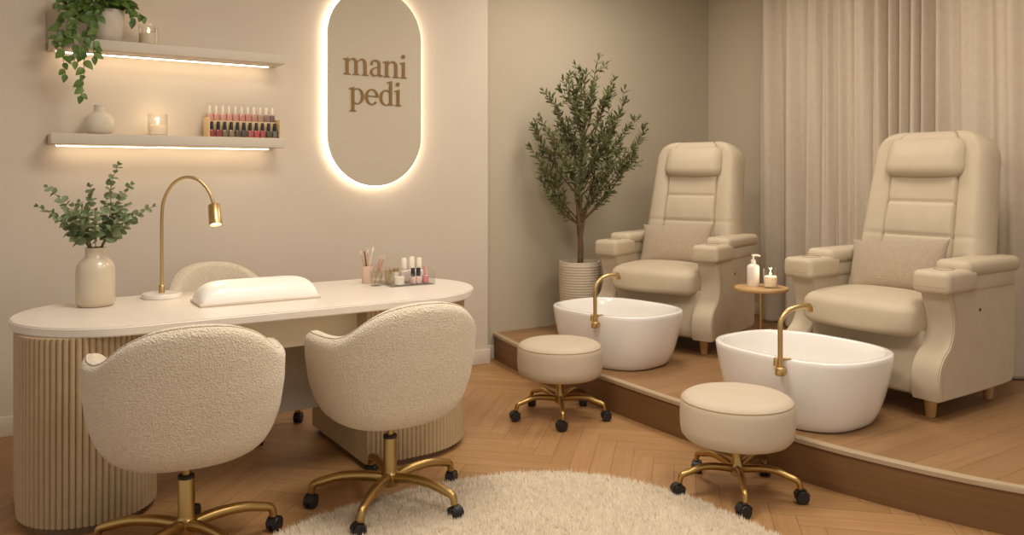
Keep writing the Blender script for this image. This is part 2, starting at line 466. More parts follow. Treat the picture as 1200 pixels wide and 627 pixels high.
def L_n(g, x):
    stem(g, x+.22, 0, .99); serif(g, x+.22, 0); flag(g, x+.22, .99); arch(g, x+.22, x+.84); return 1.14
def L_i(g, x):
    stem(g, x+.22, 0, .99); serif(g, x+.22, 0); flag(g, x+.22, .99); dot(g, x+.2, 1.36); return .50
def L_a(g, x):
    pts = catmull([(x+.13, .70, 0), (x+.16, .86, 0), (x+.34, .98, 0), (x+.56, .92, 0), (x+.63, .72, 0), (x+.63, .20, 0), (x+.70, .06, 0), (x+.86, .07, 0)], 6)
    n = len(pts); ws = [interp(i/(n-1), [0, .08, .3, .5, .85, 1], [.17, .14, .09, .17, .17, .04]) for i in range(n)]
    stroke(g, [(p.x, p.y) for p in pts], ws)
    pts = catmull([(x+.63, .60, 0), (x+.40, .54, 0), (x+.17, .42, 0), (x+.12, .22, 0), (x+.24, .05, 0), (x+.44, .05, 0), (x+.63, .20, 0)], 6)
    n = len(pts); ws = [interp(i/(n-1), [0, .3, .5, .75, 1], [.04, .09, .17, .1, .04]) for i in range(n)]
    stroke(g, [(p.x, p.y) for p in pts], ws); return .92
def L_p(g, x):
    stem(g, x+.22, -.44, .99); serif(g, x+.22, -.46); flag(g, x+.22, .99)
    p, w = ellarc(x+.50, .48, .36, .46, -150, 150, 40, .05, .19, 0); stroke(g, p, w); return 1.02
def L_e(g, x):
    p, w = ellarc(x+.46, .48, .36, .46, 0, 318, 44, .06, .18, 180); stroke(g, p, w)
    stroke(g, [(x+.12, .53), (x+.83, .53)], [.055, .055]); return .94
def L_d(g, x):
    stem(g, x+.80, .02, 1.50); flag(g, x+.80, 1.50); stroke(g, [(x+.76, .06), (x+1.02, .06)], [.07, .04])
    p, w = ellarc(x+.50, .48, .37, .46, 35, 325, 40, .05, .19, 180); stroke(g, p, w); return 1.10
def word(fns, x0, x1, zb, xh):
    g = G(); x = 0
    for f in fns: x += f(g, x)
    k = (x1-x0)/(x-.02)
    g.v = [(x0+p[0]*k, 4.892+p[1], zb+p[2]*xh) for p in g.v]
    return g
word([L_m, L_a, L_n, L_i], 1.945, 2.392, 1.992, .105).obj('lettering', M['sign_letter'], t, False)['label'] = 'raised gold serif word mani'
word([L_p, L_e, L_d, L_i], 1.985, 2.352, 1.806, .105).obj('lettering', M['sign_letter'], t, False)['label'] = 'raised gold serif word pedi'

# ------------------------------------------------------------------ desk
DT, DU = .775, .738
cxl, cxr, cy, rd = .524, 1.76, 3.79, .42
dk_ = thing('manicure_desk', 'long cream manicure desk with rounded ends on two fluted pedestals', 'desk')
poly = [(cxl+rd*math.cos(PI/2+PI*k/40), cy+rd*math.sin(PI/2+PI*k/40)) for k in range(41)]+[(cxr+rd*math.cos(-PI/2+PI*k/40), cy+rd*math.sin(-PI/2+PI*k/40)) for k in range(41)]
bm = bmesh.new()
vs = [bm.verts.new((x, y, DU)) for x, y in poly]; f = bm.faces.new(vs)
ex = bmesh.ops.extrude_face_region(bm, geom=[f]); bmesh.ops.translate(bm, vec=(0, 0, DT-DU), verts=[e for e in ex['geom'] if isinstance(e, bmesh.types.BMVert)])
bmesh.ops.recalc_face_normals(bm, faces=bm.faces[:])
bmesh.ops.bevel(bm, geom=[e for e in bm.edges if e.calc_face_angle(0) > 1.0 and abs(e.verts[0].co.z-e.verts[1].co.z) < .001], offset=.005, segments=3, affect='EDGES')
me = bpy.data.meshes.new('tabletop'); bm.to_mesh(me); bm.free(); me.shade_smooth(); me.set_sharp_from_angle(angle=R(40)); me.materials.append(M['desk_top'])
o = bpy.data.objects.new('tabletop', me); C.objects.link(o); o.parent = dk_

def fluted(poly, flat_from=None, w=.0225, depth=.009, sub=6):
    """poly: closed ccw outline, dense; ribs follow the arc length"""
    P = [Vector((x, y, 0)) for x, y in poly]; n = len(P)
    acc = [0]
    for i in range(n): acc.append(acc[-1]+(P[(i+1) % n]-P[i]).length)
    tot = acc[-1]; nr = round(tot/w); w = tot/nr; out = []
    def at(s):
        s %= tot
        i = int(np.searchsorted(acc, s, side='right'))-1; i = min(i, n-1)
        a, b = P[i], P[(i+1) % n]; tt = (s-acc[i])/max(acc[i+1]-acc[i], 1e-9)
        return a.lerp(b, tt), (b-a).normalized()
    for r_ in range(nr):
        for k in range(sub):
            s = (r_+k/sub)*w; p, d = at(s); nn = Vector((d.y, -d.x, 0))
            out.append(p+nn*(depth*(math.sin(PI*k/sub)**.6) if k else -.002))
    return [(p.x, p.y) for p in out]
def inset(poly, d):
    n = len(poly); out = []
    for i in range(n):
        a, b = Vector(poly[i-1]), Vector(poly[(i+1) % n]); t_ = (b-a).normalized(); out.append((poly[i][0]-t_.y*d, poly[i][1]+t_.x*d))
    return out
# left pedestal: pill outline
pc, pr = .375, .243
lp = [(pc+pr*math.cos(PI+PI*k/36), 3.665+pr*math.sin(PI+PI*k/36)) for k in range(37)]+[(pc+pr*math.cos(PI*k/36), 3.92+pr*math.sin(PI*k/36)) for k in range(37)]
ped = G().prism(fluted(lp), .03, DU).obj('pedestal', M['flute'], dk_)
G().prism(inset(lp, .02), 0, .03).obj('plinth', M['kick'], ped, False)
# right pedestal: D outline, flat smooth inner face
rr = .365
fr = [(1.49, cy-rr)]+[(1.49+(cxr-1.49)*k/12, cy-rr) for k in range(1, 12)]+[(cxr+rr*math.cos(-PI/2+PI*k/48), cy+rr*math.sin(-PI/2+PI*k/48)) for k in range(49)]+[(cxr+(1.49-cxr)*k/12, cy+rr) for k in range(1, 13)]
ped = G().prism(fluted(fr), .03, DU).obj('pedestal', M['flute'], dk_)
G().box(1.475, 1.492, cy-rr+.005, cy+rr-.005, .03, DU).obj('inner_panel', M['flute'], ped, False)
G().prism(inset(fr, .02), 0, .03).obj('plinth', M['kick'], ped, False)
G().rbox(.58, 1.476, 3.545, 3.96, .585, DU, r=.003, seg=2).obj('drawer_box', M['apron'], dk_)
G().rbox(.58, 1.476, 4.00, 4.02, .165, DU, r=.003, seg=2).obj('modesty_panel', M['modesty'], dk_)

# ------------------------------------------------------------------ casters, star bases
def caster_mesh(r=.027, top=.062):
    g = G()
    for s in (-1, 1):
        m_ = Matrix.Translation((.008, s*.012, r)) @ Matrix.Rotation(PI/2, 4, 'X')
        g.lathe([(r*.6, -.010), (r*.92, -.0095), (r, -.006), (r, .006), (r*.92, .0095), (r*.6, .010)], 24, m_)
    # hood over the wheels
    P = []
    for k in range(13):
        a = R(10+160*k/12); P.append([(.008+(r+.004)*math.cos(a), yy, r+(r+.004)*math.sin(a)) for yy in (-.018, -.006, .006, .018)])
    g.grid(P)
    g.lathe([(.008, r), (.009, top)], 14)
    return g.mesh('caster', M['black'])
CAST = caster_mesh()
def leg_mesh(r, hub_h=.115, thick=.017):
    g = G()
    pts = catmull([(.015, 0, hub_h-.008), (.10, 0, hub_h+.006), (r*.62, 0, hub_h+.006), (r-.045, 0, hub_h-.010), (r-.010, 0, hub_h-.022), (r, 0, hub_h-.045), (r, 0, .058)], 6)
    n = len(pts); rad = [interp(i/(n-1), [0, .5, .8, 1], [thick*1.25, thick, thick*.85, thick*.8]) for i in range(n)]
    g.tube(pts, rad, 14)
    return g.mesh('base_leg', M['gold_dark'])
def star_base(t, r, off, mesh):
    for k in range(5):
        lg = bpy.data.objects.new('base_leg', mesh); C.objects.link(lg); lg.parent = t; lg.rotation_euler = (0, 0, off+k*2*PI/5)
        c = bpy.data.objects.new('caster', CAST); C.objects.link(c); c.parent = lg; c.location = (r, 0, 0); c.rotation_euler = (0, 0, rng.uniform(-1.2, 1.2))
# ------------------------------------------------------------------ desk chairs (local: faces +y)
def make_chair(label, loc, rz, star):
    t = thing('desk_chair', label, 'chair', loc, rz, 'cream boucle desk chairs')
    NT, a, b = 120, .335, .30
    def T(th):                       # rim height, th=0 at the back, +-180 at the front
        d = abs(th)
        return interp(d, [0, 10, 20, 30, 40, 48, 54, 62, 108, 118, 126, 134, 142, 180],
                      [.868, .866, .859, .842, .811, .772, .748, .738, .732, .715, .670, .570, .485, .470])
    def rad(h):                      # horizontal scale by height
        return interp(h, [.345, .349, .358, .376, .405, .45, .52, .62, .75, .87], [.30, .44, .58, .70, .80, .88, .95, .99, 1.0, .97])
    def smoothT():
        ths = np.linspace(-180, 180, NT, endpoint=False); v = np.array([T(x) for x in ths])
        for _ in range(4): v = (np.roll(v, 1)+2*v+np.roll(v, -1))/4
        return ths, v
    ths, Tv = smoothT(); P = []
    for th, top in zip(ths, Tv):
        A = R(th); sx, sy = math.sin(A), -math.cos(A)
        n_ = 2.5
        q = (abs(sx)**n_+abs(sy)**n_)**(-1/n_); dx, dy = sx*q, sy*q
        lean = lambda h: -.05*max(0, h-.5)/.36*max(0, math.cos(A))     # back reclines
        row = []
        hs = [.345, .347, .351, .358, .368, .382, .40, .42, .44, .46]
        for h in hs:
            row.append((dx*a*rad(h), dy*b*rad(h), h))
        tr = .038                     # rim radius
        for k in range(1, 15):
            h = .46+(top-tr-.46)*k/14; row.append((dx*a*rad(h), dy*b*rad(h)+lean(h), h))
        hr = top-tr
        for k in range(1, 9):
            an = PI*k/9; off = -tr+tr*math.cos(an); h = hr+tr*math.sin(an)
            ra = a*rad(hr)+off; rb = b*rad(hr)+off
            row.append((dx*ra, dy*rb+lean(hr), h))
        for k in range(1, 9):
            h = hr+(.44-hr)*k/8
            ra = a*rad(max(h, .5))-2*tr; rb = b*rad(max(h, .5))-2*tr
            row.append((dx*ra, dy*rb+lean(h), h))
        row.append((dx*.02, dy*.02, .44))
        row.insert(0, (dx*.02, dy*.02, .345))
        P.append(row)
    shell = G().grid(P, closeu=True)
    shell.obj('shell', M['boucle'], t, True, 180)
    # stitched welt following the rim
    pts = []
    for i, (th, top) in enumerate(zip(ths, Tv)):
        if abs(th) > 128: continue
        A = R(th); sx, sy = math.sin(A), -math.cos(A); q = (abs(sx)**2.5+abs(sy)**2.5)**(-1/2.5)
        hr = top-.038; an = R(62); off = -.038+.0385*math.cos(an); h = hr+.0385*math.sin(an)
        ln = -.05*max(0, hr-.5)/.36*max(0, math.cos(A))
        pts.append((sx*q*(a*rad(hr)+off), sy*q*(b*rad(hr)+off)+ln, h))
    G().tube(pts, .003, 6).obj('welt', M['boucle'], t, True, 180)
    # seat cushion
    prof = [(0, 0)]
    Pc = []
    for z, s in ((.43, .80), (.445, .86), (.475, .88), (.498, .85), (.508, .76), (.512, .5), (.513, .02)):
        Pc.append([(x*s, y*s+.03, z) for x, y in (supell(a-.035, b-.02, 2.6, k, 48) for k in range(48))])
    G().grid(Pc, closev=True).obj('seat', M['boucle'], t, True, 180)
    # column
    G().lathe([(.045, .345), (.05, .352), (.05, .36)], 24).obj('mount_plate', M['gold_dark'], t)
    G().lathe([(.014, .26), (.014, .35)], 20).obj('piston', M['gold_dark'], t)
    G().lathe([(.020, .075), (.034, .078), (.038, .098), (.038, .125), (.030, .132), (.0275, .14), (.0275, .272), (.024, .278), (.015, .28)], 28).obj('column', M['gold_dark'], t)
    G().lathe([(.0285, .273), (.0285, .284), (.016, .286)], 24).obj('collar', M['black'], t)
    star_base(t, .315, star, LEG_CHAIR)
    return t
LEG_CHAIR = leg_mesh(.315)
chair = make_chair('cream boucle swivel chair in front of the desk\'s left fluted pedestal', (.62, 3.045, 0), R(-6), R(9))
dup(chair, (1.415, 3.055, .0), R(0), 'cream boucle swivel chair on the edge of the rug, before the right pedestal')
dup(chair, (1.15, 4.40, 0), R(180+14), 'cream boucle chair behind the desk, facing the room, only its backrest showing')

# ------------------------------------------------------------------ stools
def make_stool(label, loc, off):
    t = thing('rolling_stool', label, 'stool', loc, off, 'round rolling stools')
    r, z0, z1 = .237, .228, .424
    prof = [(.02, z0+.004), (r-.05, z0), (r-.02, z0+.008), (r-.004, z0+.028), (r, z0+.06), (r+.001, (z0+z1)/2), (r, z1-.05), (r-.003, z1-.034), (r-.012, z1-.018), (r-.032, z1-.007), (r-.08, z1-.001), (.1, z1+.003), (.0001, z1+.004)]
    G().lathe(prof, 64).obj('seat', M['stool_fabric'], t, True, 180)
    G().tube([(math.cos(2*PI*k/64)*(r-.006), math.sin(2*PI*k/64)*(r-.006), z1-.026) for k in range(65)], .0022, 6).obj('seam', M['seam'], t)
    G().lathe([(.09, z0-.006), (.09, z0+.004)], 28).obj('mount_plate', M['gold_dark'], t)
    G().lathe([(.018, .075), (.026, .08), (.028, .12), (.022, .13), (.019, .16), (.019, z0)], 24).obj('column', M['gold_dark'], t)
    star_base(t, .255, 0, LEG_STOOL)
    return t
LEG_STOOL = leg_mesh(.255, .112, .0135)
st = make_stool('round cream rolling stool in front of the far foot bath, beside the olive tree corner', (2.715, 3.633, 0), R(21))
dup(st, (2.695, 2.351, 0), R(12.5), 'round cream rolling stool beside the rug, in front of the near foot bath')

# ------------------------------------------------------------------ foot baths
def make_tub(label, loc, rz=0, fy=-.13):
    t = thing('foot_bath', label, 'foot bath', loc, rz, 'white foot baths')
    N = 96; A_, B_, n_ = .325, .40, 2.7; Z = .335
    def ring(s, z, ex=n_, off=0):
        return [(x, y, z) for x, y in (supell(A_*s-off, B_*s-off, ex, k, N) for k in range(N))]
    P = []
    for z, s in ((0, .05), (0, .69), (.004, .745), (.014, .78), (.035, .815), (.07, .855), (.12, .90), (.17, .933), (.22, .96), (.27, .982), (.31, .997), (.329, 1.0)):
        P.append(ring(s, z))
    for z, off in ((.334, .003), (.336, .010), (.336, .024), (.334, .031), (.328, .035)):
        P.append(ring(1, z, n_, off))
    for z, s in ((.27, .965), (.2, .935), (.14, .89), (.09, .82), (.066, .73), (.058, .55), (.056, .05)):
        P.append(ring(s, z, n_, .036))
    G().grid(P, closev=True).obj('basin', M['ceramic'], t, True, 60)
    G().lathe([(.0001, .058), (.02, .058), (.024, .061), (.024, .056)], 24).obj('drain', M['gold'], t)
    # faucet clipped on the outer wall of the rim
    fx = -A_*.97
    f = G()
    fx0 = fx-.012
    f.lathe([(.0001, -.022), (.020, -.022), (.023, -.018), (.023, .010), (.020, .014), (.014, .016)], 28, Matrix.Translation((fx0-.012, fy, Z-.05)))
    f.tube([(fx0-.012, fy, Z-.05), (fx+.03, fy, Z-.05)], .016, 18)
    pts = catmull([(fx0-.012, fy, Z-.04), (fx0-.012, fy, Z+.05), (fx0-.012, fy, Z+.14), (fx0-.004, fy, Z+.175), (fx0+.025, fy-.01, Z+.212), (fx0+.075, fy-.025, Z+.229), (fx0+.125, fy-.04, Z+.232)], 7)
    f.tube(pts, .0115, 16)
    e = Vector(pts[-1])
    f.tube([e, e+Vector((.010, -.003, -.002)), e+Vector((.016, -.005, -.010)), e+Vector((.019, -.006, -.028))], [.0125, .0145, .0145, .0125], 16)
    fo = f.obj('faucet', M['gold'], t)
    h = G()
    h.lathe([(.0001, 0), (.0125, .001), (.0135, .006), (.0135, .032), (.010, .038), (.0001, .039)], 20, Matrix.Translation((fx0-.012, fy+.020, Z-.035)))
    h.tube([(fx0-.012, fy+.016, Z-.002), (fx0+.006, fy-.012, Z+.002), (fx0+.02, fy-.034, Z+.004)], [.005, .0045, .004], 10)
    h.obj('lever', M['gold'], fo)
    return t
tb = make_tub('white oval foot bath with brass faucet before the chair next to the olive tree', (3.345, 3.88, PH), R(8))
dup(tb, (3.335, 2.51, PH), R(2), 'white oval foot bath with brass faucet before the chair by the long curtain')

# ------------------------------------------------------------------ pedicure chairs (local: faces -x, front at x=0)
def make_pedi(label, loc, rz):
    t = thing('pedicure_chair', label, 'chair', loc, rz, 'cream pedicure chairs')
    yi, yo = .300, .438
    # body under the cushion
    def bodyfn(x, y, z):
        f = smooth01((.34-z)/.24)
        return (x-.045*f*smooth01((.3-x)/.3), y, z)
    G().rbox(.012, .64, -yi-.01, yi+.01, .10, .41, r=.022, seg=4, cuts=6, fn=bodyfn).obj('base', M['leather'], t, True, 50)
    # seat cushion, bowed front
    def seatfn(x, y, z):
        k = (z-.375)/.165; top = smooth01(k)
        front = smooth01((.30-x)/.34); yy = y/.30
        crown = .022*(1-yy*yy)*top*smooth01((x+.08)/.25)
        bow = -.032*front*(1-yy*yy)
        belly = -.010*front*(1-(2*k-1)**2)
        side = .010*(1-(2*k-1)**2)*math.copysign(1, y)*smooth01(abs(yy)*1.6-.5)
        return (x+bow+belly, y+side, z+crown-.010*smooth01((.05-x)/.12)*top)
    G().softbox(-.075, .54, -yi+.004, yi-.004, .372, .545, .046, 30, seatfn).obj('seat_cushion', M['leather'], t, True, 180)
    # side panels with an S-curved front
    prof = catmull([(.005, .605, 0), (.030, .54, 0), (.052, .47, 0), (.050, .405, 0), (.020, .345, 0), (-.035, .30, 0), (-.070, .245, 0), (-.080, .165, 0), (-.068, .10, 0)], 5)
    poly = [(p.x, p.y) for p in prof]+[(.16, .098), (.36, .098), (.55, .10), (.63, .105), (.655, .14), (.663, .30), (.668, .48), (.668, .605)]
    for s in (-1, 1):
        y0, y1 = (yi, yo) if s > 0 else (-yo, -yi)
        bm = bmesh.new(); vs = [bm.verts.new((x, y0, z)) for x, z in poly]; f = bm.faces.new(vs)
        ex = bmesh.ops.extrude_face_region(bm, geom=[f]); bmesh.ops.translate(bm, vec=(0, y1-y0, 0), verts=[e for e in ex['geom'] if isinstance(e, bmesh.types.BMVert)])
        bmesh.ops.recalc_face_normals(bm, faces=bm.faces[:])
        bmesh.ops.bevel(bm, geom=[e for e in bm.edges if abs(e.verts[0].co.y-e.verts[1].co.y) < 1e-5], offset=.022, segments=5, affect='EDGES', clamp_overlap=True)
        me = bpy.data.meshes.new('side_panel'); bm.to_mesh(me); bm.free(); me.shade_smooth(); me.set_sharp_from_angle(angle=R(60)); me.materials.append(M['leather'])
        o = bpy.data.objects.new('side_panel', me); C.objects.link(o); o.parent = t
        yc_ = s*(yi+yo)/2
        # seam on the outer face along the S curve
        sp = [(p.x+.032, s*(yo+.0005), p.y) for p in prof]
        G().tube(sp, .0016, 6).obj('seam', M['seam'], o)
        # cup-holder block at the front of the arm
        blk = G().rbox(-.035, .245, yc_-.092, yc_+.090, .595, .705, r=.028, seg=5).obj('cup_holder_block', M['leather'], t, True, 50)
        G().tube([(-.0355, yc_-.07, .63), (-.0355, yc_+.07, .63)], .0012, 6).obj('seam', M['seam'], blk)
        G().lathe([(.0001, 0), (.040, 0), (.043, .002), (.043, -.001)], 32, Matrix.Translation((.10, yc_, .7045)) @ Matrix.Scale(1.25, 4, (1, 0, 0))).obj('cup_holder', M['dark_hole'], blk)
        # arm pad behind it
        G().rbox(.165, .70, yc_-.088, yc_+.088, .665, .745, r=.034, seg=6).obj('arm_pad', M['leather'], t, True, 60)
        G().rbox(.2, .66, yc_-.075, yc_+.075, .59, .68, r=.02, seg=3).obj('arm_core', M['leather'], t, True, 50)
    # little control port on the right-hand side seen from the front
    G().lathe([(.0001, .004), (.006, .004), (.008, .002), (.009, 0)], 18, Matrix.Translation((.30, -yo, .50)) @ Matrix.Rotation(PI/2, 4, 'X')).obj('control_button', M['dark_hole'], t)
    # backrest, reclined, puffed between seams
    hw, Hb = .375, 1.0
    slope = R(13)
    NU, NV = 96, 120
    seams_v = [.40, .585]
    def halfw(v):
        w = hw*lerp(1.0, .86, v)
        rr_ = .15
        d = Hb*(1-v)
        if d < rr_: w -= rr_-math.sqrt(max(0, rr_*rr_-(rr_-d)**2))
        return w
    def puff(u, v):
        y = u*hw; pz = 0
        e = min(1, (1-abs(u))/.16); top = min(1, (1-v)*Hb/.07)
        pz = .135*math.sqrt(max(0, 1-(1-e)**2))*.75+.135*.25
        pz *= .45+.55*math.sqrt(max(0, 1-(1-top)**2))
        # grooves
        for uy in (-.205, .205):
            pz -= .011*math.exp(-((y-uy)/.006)**2)
        if abs(y) < .205:
            for sv in seams_v: pz -= .009*math.exp(-((v-sv)*Hb/.008)**2)
            pz += .012+.007*abs(math.sin(PI*interp(v, [0, .40, .585, 1], [0, 1, 2, 3])))
        else:
            pz += .016*math.sin(PI*min(1, max(0, (abs(y)-.205)/(hw-.205))))
            for sv in (.40,): pz -= .004*math.exp(-((v-sv)*Hb/.012)**2)
        return pz
    Pf, Pb = [], []
    for j in range(NV+1):
        v = j/NV; v = 1-(1-v)**1.25
        w = halfw(min(v, .9999)); rf = []; rb = []
        for i in range(NU+1):
            u = math.sin((i/NU*2-1)*PI/2)*.35+(i/NU*2-1)*.65
            d = puff(u, v)
            rf.append((-d, u*w, v*Hb))
            e = min(1, (1-abs(u))/.2); rb.append((.055*math.sqrt(max(0, 1-(1-e)**2))*(1-.5*v), u*w, v*Hb))
        Pf.append(rf); Pb.append(rb)
    mtx = Matrix.Translation((.56, 0, .41)) @ Matrix.Rotation(slope, 4, 'Y')
    gb = G().grid(Pf, mtx=mtx); gb.grid(Pb, mtx=mtx, flip=True)
    # close the rim between front and back
    P = []
    loop = [(0, i) for i in range(NU+1)]+[(j, NU) for j in range(1, NV+1)]+[(NV, i) for i in range(NU-1, -1, -1)]+[(j, 0) for j in range(NV-1, 0, -1)]
    for a_, b_ in ((Pf, Pb),):
        gb.grid([[a_[j][i] for j, i in loop], [b_[j][i] for j, i in loop]], closev=True, mtx=mtx)
    bk = gb.obj('backrest', M['leather'], t, True, 75)
    # piping down both seams
    for uy in (-.205, .205):
        pp = [mtx @ Vector((-puff(uy/hw, v)-.001, uy*halfw(v)/hw, v*Hb)) for v in np.linspace(.03, .97, 30)]
        G().tube(pp, .0018, 6).obj('seam', M['seam'], bk)
    for sv in seams_v:
        pp = [mtx @ Vector((-puff(y/hw, sv)-.001, y, sv*Hb)) for y in np.linspace(-.2, .2, 14)]
        G().tube(pp, .0018, 6).obj('seam', M['seam'], bk)
    # head pillow
    def hpf(x, y, z):
        k = (1-(y/.21)**4*.30)*(1.0-.28*smooth01((z+.02)/.13))
        return (x*k if x < 0 else x, y*(1-.03*(z/.11)), z-.008*(1-(y/.21)**2)*smooth01(-z/.1))
    hp = G().softbox(-.085, .05, -.218, .218, -.108, .108, .058, 22, fn=hpf, mtx=mtx @ Matrix.Translation((-.130, 0, .835))).obj('head_pillow', M['leather'], t, True, 180)
    for x, y in ((.03, -.34), (.03, .34), (.59, -.34), (.59, .34)):
        G().lathe([(.021, 0), (.022, .003), (.032, .105), (.032, .112)], 24, Matrix.Translation((x, y, 0))).obj('leg', M['leg_wood'], t)
    return t
pc1 = make_pedi('cream pedicure chair beside the olive tree, behind the far foot bath', (3.80, 4.02, PH), R(19))
pc2 = dup(pc1, (3.79, 2.485, PH), R(1), 'cream pedicure chair in front of the long curtain, behind the near foot bath')

def make_cushion(label, chair_o, tilt, dx, dz, roll=0):
    a, b, T_ = .27, .148, .065
    top, bot = [], []
    N, K_ = 36, 24
    for i in range(N+1):
        u = math.sin((i/N*2-1)*PI/2); rt, rb = [], []
        for j in range(K_+1):
            v = math.sin((j/K_*2-1)*PI/2)
            x = a*u*(.93+.07*v*v*abs(v)); y = b*v*(.90+.10*u*u*abs(u))
            z = T_*(max(0, (1-u*u)*(1-v*v)))**.42
            wr = .004*math.sin(9*u+4*v)*(abs(u)*abs(v))
            rt.append((x, y, z+wr)); rb.append((x, y, -z+wr))
        top.append(rt); bot.append(rb)
    g = G().grid(top); g.grid(bot, flip=True)
    # local: x across the chair, y up, z towards the sitter
    base = Matrix(((0, 0, -1, 0), (1, 0, 0, 0), (0, 1, 0, 0), (0, 0, 0, 1)))
    base = Matrix(((0, 0, -1, 0), (-1, 0, 0, 0), (0, 1, 0, 0), (0, 0, 0, 1)))
    m_ = Matrix.Translation((dx, 0, dz)) @ Matrix.Rotation(tilt, 4, 'Y') @ base @ Matrix.Rotation(roll, 4, 'Z')
    g.v = [tuple(m_ @ Vector(p)) for p in g.v]
    o = g.obj('lumbar_cushion', M['linen_cushion'], None, True, 100)
    o.location = chair_o.location; o.rotation_euler = chair_o.rotation_euler
    tag(o, label, 'cushion', 'taupe lumbar cushions')
make_cushion('taupe linen lumbar cushion on the pedicure chair beside the olive tree', pc1, R(20), .315, .675, R(3))
make_cushion('taupe linen lumbar cushion on the pedicure chair in front of the curtain', pc2, R(20), .315, .675, R(4))

# ------------------------------------------------------------------ side table, bottle
TX, TYY, TH = 4.0, 3.30, .665
t = thing('side_table', 'small round oak side table with brass pole between the pedicure chairs', 'table', (TX, TYY, PH))
G().lathe([(.0001, TH-PH-.022), (.15, TH-PH-.022), (.158, TH-PH-.018), (.16, TH-PH-.010), (.16, TH-PH-.004), (.157, TH-PH), (.0001, TH-PH)], 56).obj('table_top', M['table_wood'], t)
G().lathe([(.010, .01), (.010, TH-PH-.02)], 20).obj('pole', M['gold'], t)
G().lathe([(.0001, 0), (.11, 0), (.112, .004), (.11, .010), (.02, .013), (.012, .02)], 40).obj('foot_plate', M['gold'], t)
t = thing('pump_bottle', 'white pump lotion bottle on the small side table', 'bottle', (TX-.005, TYY+.055, TH))
G().lathe([(.0001, 0), (.034, 0), (.037, .004), (.037, .118), (.033, .128), (.020, .135), (.013, .139), (.013, .146), (.0001, .146)], 36).obj('body', M['white_plastic'], t)
pg = G().lathe([(.015, .140), (.015, .160), (.011, .163), (.006, .164), (.006, .186), (.0001, .187)], 20)
pg.tube([(-.012, 0, .190), (.022, -.012, .190), (.040, -.02, .185)], [.007, .0065, .005], 12)
pg.obj('pump', M['white_plastic'], t)

def candle(label, loc, r, h, fill, waxm, power, group='lit candles in clear glasses'):
    t = thing('candle', label, 'candle', loc, 0, group)
    G().lathe([(.0001, 0), (r*.9, 0), (r, .004), (r, h), (r-.0025, h), (r-.0025, .008), (.0001, .007)], 36).obj('glass_jar', M['glass'], t)
    G().lathe([(.0001, .009), (r-.004, .009), (r-.004, h*fill-.003), (r-.008, h*fill), (.012, h*fill-.003), (.0001, h*fill-.003)], 32).obj('wax', waxm, t)
    G().tube([(0, 0, h*fill-.004), (.0008, 0, h*fill+.010)], .0012, 6).obj('wick', M['black'], t)
    z = h*fill+.005
    G().lathe([(.0001, z), (.0035, z+.003), (.0052, z+.008), (.0042, z+.015), (.002, z+.022), (.0001, z+.028)], 14).obj('flame', M['flame'], t)
    ld = bpy.data.lights.new('candle_glow', 'POINT'); ld.energy = power; ld.color = (1, .78, .52); ld.shadow_soft_size = .012
    lo = bpy.data.objects.new('candle_glow', ld); C.objects.link(lo); lo.parent = t; lo.location = (0, 0, z+.036)
candle('lit candle in clear glass on the upper wall shelf', (.787, 4.83, ZU+.055), .052, .112, .60, M['wax_shaded'], .05)
candle('lit candle in clear glass on the lower wall shelf', (.834, 4.83, ZL+.055), .052, .122, .50, M['wax'], .3)
candle('lit candle in clear glass on the side table beside the pump bottle', (TX+.02, TYY-.055, TH), .042, .118, .60, M['wax'], .3)

# ------------------------------------------------------------------ shelf decor
t = thing('bottle_vase', 'round pale vase with short neck on the lower wall shelf', 'vase', (.545, 4.83, ZL+.055))
G().lathe([(.0001, 0), (.045, 0), (.06, .008), (.071, .03), (.074, .055), (.069, .085), (.052, .108), (.034, .118), (.029, .124), (.028, .15), (.030, .156), (.026, .157), (.022, .15), (.022, .12)], 44, cap1=False).obj('body', M['white_vase'], t, True, 60)

def polish(label, loc, col, capmat, group, rz=0, s=1.0, cw=1.0, body_rough=.15):
    t = thing('nail_polish_bottle', label, 'nail polish', loc, rz, group)
    key = 'polish_%d_%d_%d' % col
    if key not in M: M[key] = mat(key, col, body_rough, coat=.6)
    G().rbox(-.0145*s, .0145*s, -.0125*s, .0125*s, 0, .042*s, r=.005*s, seg=3).obj('body', M[key], t, True, 50)
    G().lathe([(.0075*s*cw, .040*s), (.0075*s*cw, .045*s), (.0085*s*cw, .0455*s), (.0075*s*cw, .084*s), (.006*s*cw, .087*s), (.0001, .0875*s)], 16).obj('cap', capmat, t)
    return t
RX0, RX1 = 1.10, 1.497
t = thing('polish_rack', 'two-tier pale wood nail polish rack on the lower wall shelf', 'rack')
zr = ZL+.055
for x in (RX0-.008, RX1): G().rbox(x, x+.008, 4.775, 4.90, zr, zr+.115, r=.002, seg=2).obj('side_panel', M['rack'], t)
G().box(RX0, RX1, 4.785, 4.835, zr, zr+.004).obj('lower_tier', M['rack'], t, False)
G().box(RX0, RX1, 4.838, 4.895, zr+.088, zr+.100).obj('upper_tier', M['rack'], t, False)
G().box(RX0, RX1, 4.838, 4.842, zr+.004, zr+.088).obj('riser_panel', M['rack'], t, False)
G().box(RX0, RX1, 4.888, 4.891, zr+.100, zr+.205).obj('back_panel', M['acrylic'], t, False)
low = [((150, 52, 48), 'brick red'), ((148, 58, 66), 'wine red'), ((122, 104, 78), 'olive brown'), ((140, 120, 96), 'taupe'), ((88, 74, 62), 'dark brown'), ((84, 66, 70), 'plum brown'),
       ((170, 84, 86), 'rose'), ((186, 70, 78), 'coral red'), ((178, 76, 84), 'berry pink'), ((84, 76, 70), 'charcoal'), ((112, 108, 106), 'grey')]
